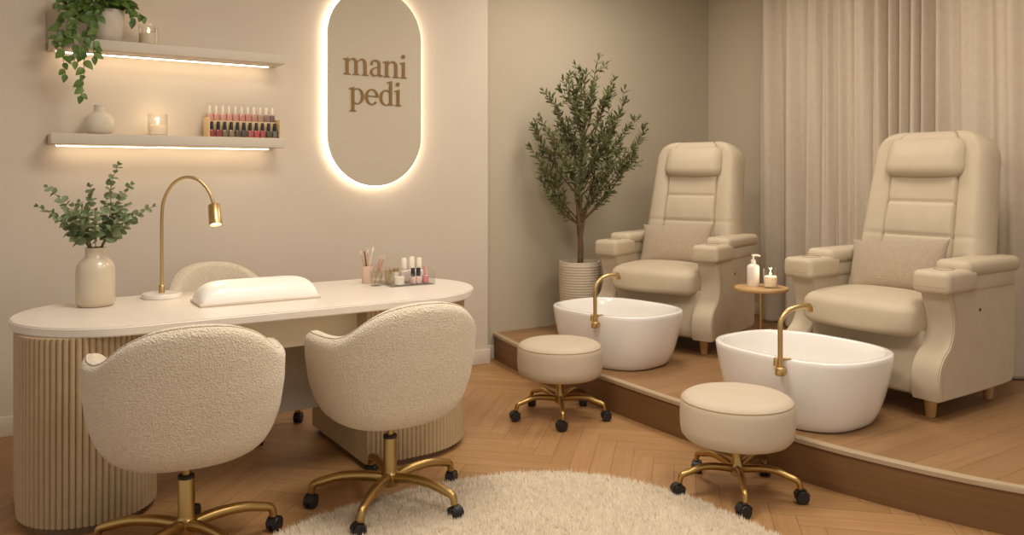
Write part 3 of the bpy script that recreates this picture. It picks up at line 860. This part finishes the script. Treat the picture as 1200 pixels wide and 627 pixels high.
hi = [((222, 156, 134), 'peach'), ((218, 150, 130), 'salmon'), ((220, 158, 138), 'pale peach'), ((216, 148, 130), 'warm salmon'), ((214, 146, 130), 'dusky salmon'), ((208, 134, 122), 'rose pink'),
      ((204, 130, 118), 'terracotta pink'), ((198, 136, 120), 'clay pink'), ((182, 140, 118), 'tan'), ((146, 116, 106), 'mauve brown'), ((120, 94, 86), 'dark mauve')]
M['cap_white'] = mat('cap_white', (238, 224, 204), .35)
names = ['at the left end', 'second from left', 'third from left', 'fourth from left', 'fifth from left', 'in the middle', 'fifth from right', 'fourth from right', 'third from right', 'second from right', 'at the right end']
for k in range(11):
    x = RX0+.018+(RX1-RX0-.036)*k/10
    polish('black-capped %s nail polish %s of the rack\'s lower row' % (low[k][1], names[k]), (x, 4.81, zr+.004), low[k][0], M['black'], 'black-capped polishes on the rack', 0, 1.0, 1.2)
    polish('white-capped %s nail polish %s of the rack\'s upper row' % (hi[k][1], names[k]), (x, 4.865, zr+.100), hi[k][0], M['cap_white'], 'white-capped polishes on the rack')

# ------------------------------------------------------------------ plants
heart = lambda t: interp(t, [0, .06, .15, .3, .45, .6, .75, .9, 1], [.2, .62, .88, 1.0, .97, .82, .58, .26, .0])
roundl = lambda t: interp(t, [0, .12, .35, .6, .85, 1], [.1, .6, 1.0, 1.0, .66, .1])
lance = lambda t: interp(t, [0, .15, .4, .7, .9, 1], [.1, .6, 1.0, .8, .4, .0])
def rv(r_, s=1): return Vector((r_.uniform(-s, s), r_.uniform(-s, s), r_.uniform(-s, s)))

# trailing plant on the upper shelf
PX, PY, PZ = .585, 4.815, ZU+.055
t = thing('trailing_plant', 'leafy green trailing plant in a pale pot on the upper wall shelf', 'plant', (PX, PY, PZ))
G().lathe([(.0001, 0), (.056, 0), (.064, .006), (.072, .04), (.078, .10), (.079, .165), (.077, .17), (.070, .168), (.068, .14), (.0001, .14)], 44).obj('pot', M['white_pot'], t, True, 60)
G().lathe([(.0001, .15), (.067, .15)], 30, cap1=False).obj('soil', M['soil'], t)
r_ = random.Random(11); lv, sm = G(), G()
front = -(PY-4.70)
strands = [  # list of control points (x, y, z) relative to the pot
    [(0, -.02, .17), (-.05, -.07, .20), (-.10, front-.01, .10), (-.125, front-.02, -.05), (-.13, front-.02, -.20), (-.142, front-.02, -.305)],
    [(0, -.02, .17), (-.10, -.06, .19), (-.19, front-.01, .10), (-.215, front-.02, -.03), (-.222, front-.02, -.12), (-.212, front-.02, -.20)],
    [(0, -.02, .17), (-.09, -.08, .18), (-.165, front-.02, .06), (-.175, front-.02, -.06), (-.17, front-.02, -.13)],
    [(0, -.01, .17), (-.13, -.02, .21), (-.22, -.06, .10), (-.25, front, .0), (-.262, front, -.03)],
    [(0, -.02, .17), (-.04, -.09, .17), (-.075, front-.03, .04), (-.085, front-.02, -.05), (-.082, front-.02, -.10)],
    [(0, .0, .17), (.06, -.03, .21), (.12, -.04, .18), (.165, -.05, .15)],
    [(0, .0, .17), (.05, -.05, .22), (.09, -.09, .16), (.10, -.10, .11)],
    [(0, .0, .17), (-.08, .0, .25), (-.18, -.03, .24), (-.24, -.05, .17)],
    [(0, -.02, .17), (-.07, -.06, .16), (-.12, front-.02, .02), (-.14, front-.02, -.08)],
    [(0, -.02, .17), (-.12, -.05, .15), (-.205, front-.02, .03), (-.235, front-.02, -.03)],
]
for S in strands:
    pts = catmull(S, 8); sm.tube(pts, .0016, 6)
    L = 0
    for i in range(1, len(pts)):
        L += (pts[i]-pts[i-1]).length
        if L > .026:
            L = 0
            d = Vector((r_.choice((-1, 1))*r_.uniform(.3, 1), r_.uniform(-.5, .1), r_.uniform(-1.1, -.2)))
            ln = r_.uniform(.036, .058)
            lv.leaf(pts[i], d, Vector((r_.uniform(-.4, .4), -1, r_.uniform(0, .7))), ln, ln*.74, heart, .2, 9)
    lv.leaf(pts[-1], (r_.uniform(-.4, .4), -.2, -1), (0, -1, .2), .045, .03, heart, .2)
for _ in range(95):       # crown over and around the pot
    a = r_.uniform(0, 2*PI); q = r_.random()**.5
    p = Vector((-.055+.15*q*math.cos(a), -.045+.07*q*math.sin(a), .20+.07*(1-q*q)*r_.random()-.10*q*r_.random()*(math.cos(a) < .2)))
    if p.x > -.02 and p.z < .17: p.z = .18
    d = Vector((math.cos(a)*.9, math.sin(a)*.4-.3, r_.uniform(-.9, .2))); ln = r_.uniform(.04, .065)
    lv.leaf(p, d, Vector((r_.uniform(-.5, .5), -.8, .6)), ln, ln*.72, heart, .2, 8)
lim = WY-PY-.006
lv.v = [(x, min(y, lim), z) for x, y, z in lv.v]
lv.obj('leaves', M['leaf_pothos'], t); sm.obj('stems', M['stem_pothos'], t)

# eucalyptus vase on the desk
VX, VY = .434, 3.985
t = thing('vase', 'glazed beige bottle-shouldered vase standing on the left end of the desk', 'vase', (VX, VY, DT))
G().lathe([(.0001, 0), (.062, 0), (.072, .004), (.078, .02), (.079, .06), (.079, .15), (.076, .175), (.066, .196), (.052, .208), (.044, .218), (.042, .235), (.043, .252), (.045, .256), (.041, .257), (.038, .25), (.038, .21), (.06, .18), (.06, .02), (.0001, .015)], 52).obj('body', M['vase'], t, True, 60)
t = thing('eucalyptus_bunch', 'bunch of grey-green eucalyptus stems standing in the desk vase', 'plant', (VX, VY, DT+.02))
r_ = random.Random(5); lv, sm = G(), G()
RT = Vector((.8348, -.5505, 0)); FW = Vector((.5505, .8348, 0))
ends = [(-.255, .0, .415), (-.20, -.02, .50), (-.10, .05, .43), (-.015, -.02, .505), (.035, .05, .47), (.10, .0, .598), (.135, .04, .51), (.25, .0, .415), (.17, -.06, .38), (-.13, -.07, .36), (.05, -.10, .40), (-.05, -.09, .42), (-.17, .06, .40), (.10, .09, .42)]
for ex_, ed, ez in ends:
    e = RT*ex_+FW*ed+Vector((0, 0, ez)); n0 = (RT*ex_+FW*ed); n0 = n0*(.10 if n0.length == 0 else .028/n0.length)
    pts = catmull([(n0*-.6)+Vector((0, 0, .01)), n0+Vector((0, 0, .235)), n0*1.2+e*.35*Vector((1, 1, 0)).length*0+Vector((e.x*.30, e.y*.30, lerp(.235, ez, .42))), Vector((e.x*.68, e.y*.68, lerp(.235, ez, .76))), e], 8)
    sm.tube(pts, [lerp(.0026, .001, i/(len(pts)-1)) for i in range(len(pts))], 6)
    s = 0; total = 0; side = r_.uniform(0, PI)
    for i in range(len(pts)-1):
        s += (pts[i+1]-pts[i]).length
        f = i/(len(pts)-1)
        if pts[i].z > .265 and s > lerp(.021, .017, f):
            s = 0; tg = (pts[i+1]-pts[i]).normalized(); side += R(70)
            ln = lerp(.050, .022, max(0, (f-.35)/.65))*r_.uniform(.85, 1.1)
            for sg in (-1, 1):
                o_ = tg.orthogonal().normalized(); o_ = Matrix.Rotation(side, 4, tg) @ o_
                d = o_*sg*.9+tg*.55+rv(r_, .2)
                lv.leaf(pts[i], d, Vector((-.35, -.55, .7))+rv(r_, .45), ln, ln*.80, roundl, .12)
    for k in range(3): lv.leaf(pts[-1], (pts[-1]-pts[-3]).normalized()+rv(r_, .5), rv(r_)+Vector((0, -1, .5)), .02, .012, roundl, .1)
lv.obj('leaves', M['leaf_euc'], t); sm.obj('stems', M['stem_euc'], t)

# olive tree on the platform
OX, OY = 3.68, 4.68
t = thing('olive_tree', 'slender olive tree in a ribbed pale pot between wall and pedicure chair', 'plant', (OX, OY, PH))
prof = [(.0001, 0), (.105, 0), (.112, .005)]
for k in range(26*4+1):
    z = .01+.50*k/(26*4); base = interp(z, [0, .1, .3, .45, .52], [.112, .130, .147, .150, .150])
    prof.append((base+.0035*abs(math.sin(PI*k/4)), z))
prof += [(.151, .522), (.149, .53), (.138, .53), (.136, .52), (.134, .48), (.0001, .48)]
G().lathe(prof, 56).obj('pot', M['ribbed'], t, True, 60)
G().lathe([(.0001, .497), (.07, .494), (.134, .487)], 32, cap1=False).obj('soil', M['soil'], t)
r_ = random.Random(21); tk, lv = G(), G()
def YL(p):                        # keep clear of wall and chair
    return Vector((p.x, min(p.y, TY-OY-.03), p.z))
trunk = catmull([(0, 0, .45), (.008, 0, .65), (-.006, .005, .85), (.012, 0, 1.02), (.02, 0, 1.20), (.03, .0, 1.45), (.05, .0, 1.70)], 7)
tk.tube(trunk, [interp(i/(len(trunk)-1), [0, .1, .45, 1], [.027, .021, .017, .005]) for i in range(len(trunk))], 12)
tk.tube(catmull([(.012, .01, .60), (-.03, -.02, .86), (-.06, -.03, 1.02), (-.09, -.03, 1.20)], 7), [.010]*15+[.007]*7, 10)
tk.tube(catmull([(.0, -.01, .66), (.04, -.02, .90), (.085, -.03, 1.06), (.13, -.03, 1.25)], 7), [.009]*15+[.006]*7, 10)
tips = []                         # (right, depth, height above deck)
spec = [(-.365, -.02, 1.36), (-.30, -.05, 1.58), (-.345, .02, 1.52), (-.27, .05, 1.20), (-.28, .02, 1.12), (-.215, .0, 1.74), (-.16, .06, 1.62), (-.13, -.1, 1.85), (-.05, -.03, 1.78), (.0, .05, 1.68),
        (.04, -.08, 1.9), (.14, .0, 2.02), (.10, .06, 1.80), (.19, -.05, 1.74), (.25, .0, 1.86), (.33, -.03, 1.70), (.30, .06, 1.60), (.38, -.10, 1.56), (.44, -.02, 1.40), (.46, -.10, 1.47), (.36, -.06, 1.27), (.30, .02, 1.34),
        (.20, -.12, 1.24), (.13, -.10, 1.42), (-.10, -.14, 1.34), (-.2, -.12, 1.44), (.03, -.16, 1.55), (.0, -.15, 1.22), (-.22, -.05, 1.02), (.14, .03, 1.12), (-.08, .06, 1.50), (.22, -.14, 1.52), (-.02, .08, 1.36), (.16, .07, 1.46)]
for ex_, ed, ez in spec:
    e = RT*ex_+FW*ed+Vector((0, 0, ez)); e = YL(e)
    zb = max(.80, min(1.45, ez-.32-abs(ex_)*.62)); i = min(range(len(trunk)), key=lambda q: abs(trunk[q].z-zb))
    b0 = trunk[i]; m1 = YL(b0.lerp(e, .40)+Vector((0, 0, -.03))+rv(r_, .02)); m2 = YL(b0.lerp(e, .75)+Vector((0, 0, -.012))+rv(r_, .015))
    pts = catmull([b0, m1, m2, e], 10); n = len(pts)
    tk.tube(pts, [lerp(.0062, .0014, q/(n-1)) for q in range(n)], 7)
    def leaves(path, f0):
        s = 0; alt = r_.uniform(0, PI); n_ = len(path)
        for q in range(1, n_):
            seg = (path[q]-path[q-1]).length; s += seg
            if q/(n_-1) > f0 and s > .019:
                s = 0; tg = (path[q]-path[q-1]).normalized(); alt += R(80)
                for sg in (-1, 1):
                    o_ = Matrix.Rotation(alt, 4, tg) @ tg.orthogonal().normalized()
                    d = o_*sg*.75+tg*.8+rv(r_, .25); ln = r_.uniform(.042, .064)
                    lv.leaf(YL(path[q]), d, rv(r_)+Vector((-.3, -.6, .5)), ln, ln*.31, lance, .15, 4)
        for k in range(3): lv.leaf(path[-1], (path[-1]-path[-3]).normalized()+rv(r_, .45), rv(r_), .04, .011, lance, .1, 4)
    leaves(pts, .20)
    for k in range(4):            # side twigs
        q = int(n*r_.uniform(.30, .85)); tg = (pts[min(q+1, n-1)]-pts[q-1]).normalized()
        d = (tg*.8+rv(r_, .8)); d.z += .3; d.normalize(); L = r_.uniform(.08, .15)
        tw = catmull([pts[q], YL(pts[q]+d*L*.5), YL(pts[q]+d*L+Vector((0, 0, .02)))], 6)
        tk.tube(tw, .0013, 5); leaves(tw, .15)
lv.v = [(x, min(y, TY-OY-.008), z) for x, y, z in lv.v]
tk.obj('trunk', M['bark'], t); lv.obj('leaves', M['leaf_olive'], t)

# ------------------------------------------------------------------ things on the desk
LX, LY = .722, 4.08
t = thing('desk_lamp', 'brass gooseneck desk lamp with round white base on the desk', 'lamp', (LX, LY, DT))
G().lathe([(.0001, 0), (.084, 0), (.087, .003), (.087, .018), (.084, .022), (.0001, .022)], 48).obj('base', M['marble'], t)
D_ = Vector((.86, -.51, 0))
ap = [(0, 0, .02), (0, 0, .12), (0, 0, .24), (0, 0, .34)]
ap = [Vector(p) for p in ap]
for k in range(1, 13):
    a = PI-(PI*.93)*k/12
    ap.append(D_*(.122+.122*math.cos(a))+Vector((0, 0, .385+.180*math.sin(a)+(.04 if k < 1 else 0))))
pts = catmull(ap, 5)
G().tube(pts, .0075, 14).obj('neck', M['gold'], t)
G().lathe([(.013, .02), (.013, .055), (.009, .06)], 20).obj('socket', M['gold'], t)
e = ap[-1]; ax = (D_*.20-FW*.30+Vector((0, 0, -1))).normalized()
hm = Matrix.Translation(e+Vector((0, 0, .012))) @ Vector((0, 0, -1)).rotation_difference(ax).to_matrix().to_4x4()
hd = G().lathe([(.0001, 0), (.024, -.001), (.028, -.005), (.030, -.10), (.027, -.10), (.024, -.02), (.0001, -.018)], 32, hm).obj('lamp_head', M['gold'], t, True, 50)
G().lathe([(.0001, -.090), (.026, -.092)], 28, hm, cap1=False).obj('bulb', M['bulb'], hd)
ld = bpy.data.lights.new('lamp_light', 'SPOT'); ld.energy = 1.6; ld.color = (1, .84, .62); ld.spot_size = R(110); ld.spot_blend = .8; ld.shadow_soft_size = .025
lo = bpy.data.objects.new('lamp_light', ld); C.objects.link(lo); lo.parent = t
lo.matrix_local = hm @ Matrix.Translation((0, 0, -.104))

# arm-rest cushion
g = G(); N = 40; K_ = 28; P = []
a, b, hh = .27, .108, .088
for i in range(N+1):
    u = math.sin((i/N*2-1)*PI/2); row = []
    for j in range(K_+1):
        v = math.sin((j/K_*2-1)*PI/2)
        sq = 1-.06*(abs(u)**4)*(abs(v)**4)
        z = hh*(max(0, 1-abs(u)**7))**.5*(max(0, 1-abs(v)**2.8))**.5
        row.append((a*u*sq*(1-.03*(z/hh)), b*v*sq*(1-.10*(z/hh)), .012+z))
    P.append(row)
g.grid(P)
t = thing('hand_rest', 'white padded manicure hand rest lying across the desk', 'hand rest', (1.075, 3.77, DT), R(-1))
g.obj('pad', M['pillow_white'], t, True, 100)
G().rbox(-.27, .27, -.108, .108, 0, .014, r=.005, seg=3).obj('base_board', M['trim'], t)

# acrylic organiser and what it holds
AX, AY = 1.895, 3.93
t = thing('acrylic_organizer', 'clear acrylic compartment box holding bottles on the desk\'s right end', 'organizer', (AX, AY, DT), R(-3))
def pane(*a_): return G().box(*a_).obj('pane', M['acrylic'], t, False)
pane(-.125, .125, -.14, .14, .0, .004)
pane(-.125, .125, -.14, -.137, .004, .062)
pane(-.125, -.122, -.137, .14, .004, .10)
pane(.122, .125, -.137, .14, .004, .085)
pane(-.122, .122, .137, .14, .004, .17)
pane(-.122, .122, -.03, -.027, .004, .085)
pane(.0, .003, -.137, -.03, .004, .062)
def to_w(x, y): return (AX+x*math.cos(R(-3))-y*math.sin(R(-3)), AY+x*math.sin(R(-3))+y*math.cos(R(-3)), DT+.005)
gp = 'bottles in the acrylic organizer'
polish('pale pink polish with tall black cap, left of the black-capped pair in the organizer', to_w(.002+.012, -.10), (226, 196, 184), M['black'], gp, 0, .95, 1.5)
polish('pale pink polish with tall black cap, right of the black-capped pair in the organizer', to_w(.045, -.10), (228, 190, 182), M['black'], gp, 0, .95, 1.5)
M['cap_pink'] = mat('cap_pink', (214, 150, 142), .3)
polish('bright pink polish with pink cap, beside the black-capped pair in the organizer', to_w(.088, -.095), (206, 122, 120), M['cap_pink'], gp, 0, 1.0)
polish('milky polish with tall white cap behind the left black-capped bottle', to_w(.01, .01), (232, 210, 200), M['cap_white'], gp, 0, 1.45, 1.3)
polish('milky polish with tall white cap behind the right black-capped bottle', to_w(.055, .012), (236, 222, 212), M['cap_white'], gp, 0, 1.5, 1.3)
polish('milky polish with tall white cap behind the bright pink bottle', to_w(.1, .015), (232, 214, 206), M['cap_white'], gp, 0, 1.4, 1.3)
def jar(label, loc, r, h, body, lid, lidh):
    t_ = thing('jar', label, 'jar', loc, 0, 'small jars in the organizer')
    G().lathe([(.0001, 0), (r*.9, 0), (r, .003), (r, h), (.0001, h)], 28).obj('body', body, t_)
    G().lathe([(.0001, h), (r*1.02, h), (r*1.04, h+.003), (r*1.02, h+lidh), (.0001, h+lidh)], 28).obj('lid', lid, t_)
jar('small white jar at the front left corner of the organizer', to_w(-.062, -.10), .026, .030, M['white_plastic'], M['cap_white'], .012)
jar('amber jar with gold lid behind the small white jar', to_w(-.078, .01), .019, .048, mat('amber_jar', (206, 182, 144), .2), M['gold'], .02)
jar('narrow white tube jar with gold lid in the middle of the organizer', to_w(-.032, .02), .016, .055, M['white_plastic'], M['gold'], .018)
# cups left of the box
def cup(label, loc, r, h, m_):
    t_ = thing('brush_cup', label, 'cup', loc, 0, 'brush cups on the desk')
    G().lathe([(.0001, 0), (r*.85, 0), (r*.88, .003), (r, h), (r-.003, h), (r*.88-.003, .008), (.0001, .008)], 32).obj('body', m_, t_, True, 50)
    return Vector(loc)
M['cup_pink'] = mat('cup_pink', (244, 218, 200), .3, trans=.35)
M['cup_clear'] = thin_glass('cup_clear', (250, 249, 246), .3)
c1 = cup('pinkish brush cup at the left of the organizer', (1.730, 4.02, DT), .033, .092, M['cup_pink'])
c2 = cup('clear tinted brush cup in front of the pinkish cup', (1.728, 3.90, DT), .033, .075, M['cup_clear'])
bc = [((206, 158, 112), (226, 190, 160), 'tan'), ((92, 80, 78), (180, 168, 160), 'dark grey'), ((210, 160, 116), (232, 200, 172), 'thick tan'), ((226, 206, 186), (240, 226, 210), 'pale'), ((196, 130, 104), (214, 176, 150), 'copper'), ((190, 140, 116), (222, 196, 176), 'rose')]
bp = [(c1, (-.30, -.02), .17), (c1, (-.13, .10), .185), (c1, (.02, -.08), .170), (c1, (.22, .12), .185), (c2, (.18, .5), .150), (c2, (.42, -.6), .165)]
bl = ['leaning furthest left in the pinkish cup', 'between the tan ones in the pinkish cup', 'upright in the middle of the pinkish cup', 'leaning right in the pinkish cup', 'lower of two leaning right in the clear cup', 'upper of two leaning right in the clear cup']
for k, (c_, lean, L) in enumerate(bp):
    t_ = thing('nail_brush', '%s nail brush %s' % (bc[k][2], bl[k]), 'brush', (c_.x, c_.y, DT), 0, 'brushes in the desk cups')
    d = (RT*lean[0]+FW*lean[1]*.3+Vector((0, 0, 1))).normalized(); p0 = Vector((0, 0, .011))-Vector((d.x, d.y, 0))*.035
    m1 = mat('brush_handle', bc[k][0], .4); m2 = mat('brush_tip', bc[k][1], .6)
    G().tube([p0, p0+d*L*.5, p0+d*L*.86], [.0028, .0042, .0036], 10).obj('handle', m1, t_)
    G().tube([p0+d*L*.86, p0+d*L*.93, p0+d*L], [.0045, .006, .002], 10).obj('bristles', m2, t_)

# ------------------------------------------------------------------ curtain
ca_, cb_ = Vector((5.24, 4.30, 0)), Vector((4.80, 1.55, 0))
nrm = Vector((-(cb_-ca_).y, (cb_-ca_).x, 0)).normalized()
if nrm.x > 0: nrm = -nrm
r_ = random.Random(9); Lc = (cb_-ca_).length; N = 520; phase = []; ph = 0
for i in range(N+1):
    s = i/N*Lc; ph += 2*PI/(.17+.06*math.sin(s*3.1+1)+.05*math.sin(s*7.7))*(Lc/N); phase.append(ph)
zs_ = [PH+.008, PH+.03, PH+.3, .9, 1.5, 2.1, 2.5, 2.985]
P = []
for z in zs_:
    row = []
    k = (z-PH)/2.58
    for i in range(N+1):
        s = i/N*Lc; am = .040+.016*math.sin(s*5.3+k*1.2)
        w = math.sin(phase[i]+.35*math.sin(k*3+s*2)); w = math.copysign(abs(w)**.8, w)
        w2 = .010*math.sin(phase[i]*2.3+k*2.0+1)
        p = ca_.lerp(cb_, i/N)+nrm*(am*w*lerp(1.15, .8, k)+w2)
        row.append((p.x, p.y, z))
    P.append(row)
o = G().grid(P).obj('curtain', M['curtain'], None, True, 180)
tag(o, 'floor-length beige linen curtain hanging in soft folds behind the pedicure chairs', 'curtain')
so = o.modifiers.new('thickness', 'SOLIDIFY'); so.thickness = .002

# ------------------------------------------------------------------ rug
def rug_edge(a):
    n_ = 2.5; c, s = math.cos(a), math.sin(a); return (abs(c/.98)**n_+abs(s/.97)**n_)**(-1/n_)
RCX, RCY = 1.50, 2.13
npr = np.random.default_rng(4); NTF = 95000
ang_ = npr.uniform(0, 2*PI, NTF*2); q = np.sqrt(npr.uniform(0, 1, NTF*2))
ed = np.array([rug_edge(a) for a in np.linspace(0, 2*PI, 721)])
rr_ = np.interp(ang_, np.linspace(0, 2*PI, 721), ed)*q
bx_, by_ = RCX+rr_*np.cos(ang_), RCY+rr_*np.sin(ang_)
vis = np.where((by_ > 1.55))[0][:NTF]
hid = np.where((by_ <= 1.55))[0][:9000]
sel = np.concatenate([vis, hid]); bx_, by_ = bx_[sel], by_[sel]; n = len(sel)
hgt = npr.uniform(.020, .034, n); la = npr.uniform(0, 2*PI, n); lm = npr.uniform(.004, .020, n); rd_ = npr.uniform(.0022, .0040, n)
clump = np.sin(bx_*41+np.sin(by_*37)*2)*np.cos(by_*47+np.sin(bx_*29)*2); la = la*.5+clump*2.2; hgt = hgt+clump*.004
vv = np.zeros((n, 4, 3))
for k in range(3):
    vv[:, k, 0] = bx_+rd_*np.cos(2*PI*k/3+la); vv[:, k, 1] = by_+rd_*np.sin(2*PI*k/3+la); vv[:, k, 2] = .004
vv[:, 3, 0] = bx_+lm*np.cos(la); vv[:, 3, 1] = by_+lm*np.sin(la); vv[:, 3, 2] = hgt
base = np.arange(n)[:, None, None]*4+np.array([[0, 1, 3], [1, 2, 3], [2, 0, 3]])[None]
tri = base.reshape(-1, 3)
# solid backing
nb = 120; aa = np.linspace(0, 2*PI, nb, endpoint=False); er = np.interp(aa, np.linspace(0, 2*PI, 721), ed)
bv = np.concatenate([np.stack([RCX+er*np.cos(aa), RCY+er*np.sin(aa), np.full(nb, .001)], 1), np.stack([RCX+er*.995*np.cos(aa), RCY+er*.995*np.sin(aa), np.full(nb, .010)], 1)])
V = np.concatenate([vv.reshape(-1, 3), bv]); o0 = n*4
faces_loops = list(tri.reshape(-1)); starts = list(range(0, len(tri)*3, 3)); tot = [3]*len(tri)
def addf(ix):
    starts.append(len(faces_loops)); tot.append(len(ix)); faces_loops.extend(ix)
for k in range(nb): addf([o0+k, o0+(k+1) % nb, o0+nb+(k+1) % nb, o0+nb+k])
addf([o0+nb+k for k in range(nb)])
me = bpy.data.meshes.new('rug'); me.vertices.add(len(V)); me.vertices.foreach_set('co', V.reshape(-1))
me.loops.add(len(faces_loops)); me.loops.foreach_set('vertex_index', np.array(faces_loops, dtype=np.int32))
me.polygons.add(len(tot)); me.polygons.foreach_set('loop_start', np.array(starts, dtype=np.int32))
me.update(calc_edges=True); me.validate(); me.shade_smooth(); me.materials.append(M['rug'])
o = bpy.data.objects.new('rug', me); C.objects.link(o)
tag(o, 'cream shaggy round rug on the herringbone floor before the stools', 'rug')

# ------------------------------------------------------------------ light
def area(name, loc, size, energy, col=(1, .935, .835), rot=(0, 0, 0)):
    ld = bpy.data.lights.new(name, 'AREA'); ld.shape = 'DISK'; ld.size = size; ld.energy = energy; ld.color = col
    o = bpy.data.objects.new(name, ld); C.objects.link(o); o.location = loc; o.rotation_euler = rot
area('ceiling_lamp', (1.3, 2.6, 2.98), .9, 37)
area('ceiling_lamp', (3.6, 3.9, 2.98), .8, 24)
area('ceiling_lamp', (3.4, 1.8, 2.98), .9, 22)
area('ceiling_lamp', (1.6, .6, 2.98), 1.2, 30)
w = bpy.data.worlds.new('room_beyond'); bpy.context.scene.world = w; w.use_nodes = True
bg = w.node_tree.nodes['Background']; bg.inputs['Color'].default_value = (1, .955, .875, 1); bg.inputs['Strength'].default_value = .52

# ------------------------------------------------------------------ camera
cd = bpy.data.cameras.new('camera'); cam = bpy.data.objects.new('camera', cd); C.objects.link(cam)
cd.sensor_width = 36; cd.lens = 950/1200*36; cd.shift_y = -108.5/1200
cam.location = (0, 0, 1.35); cam.rotation_euler = (R(90), 0, -math.atan2(.5505, .8348))
sc = bpy.context.scene; sc.camera = cam
sc.view_settings.view_transform = 'Standard'; sc.view_settings.look = 'None'; sc.view_settings.gamma = 1; sc.view_settings.use_curve_mapping = False
sc.view_settings.exposure = 0.2
sc.cycles.use_denoising = True
sc.cycles.max_bounces = 8; sc.cycles.transparent_max_bounces = 32
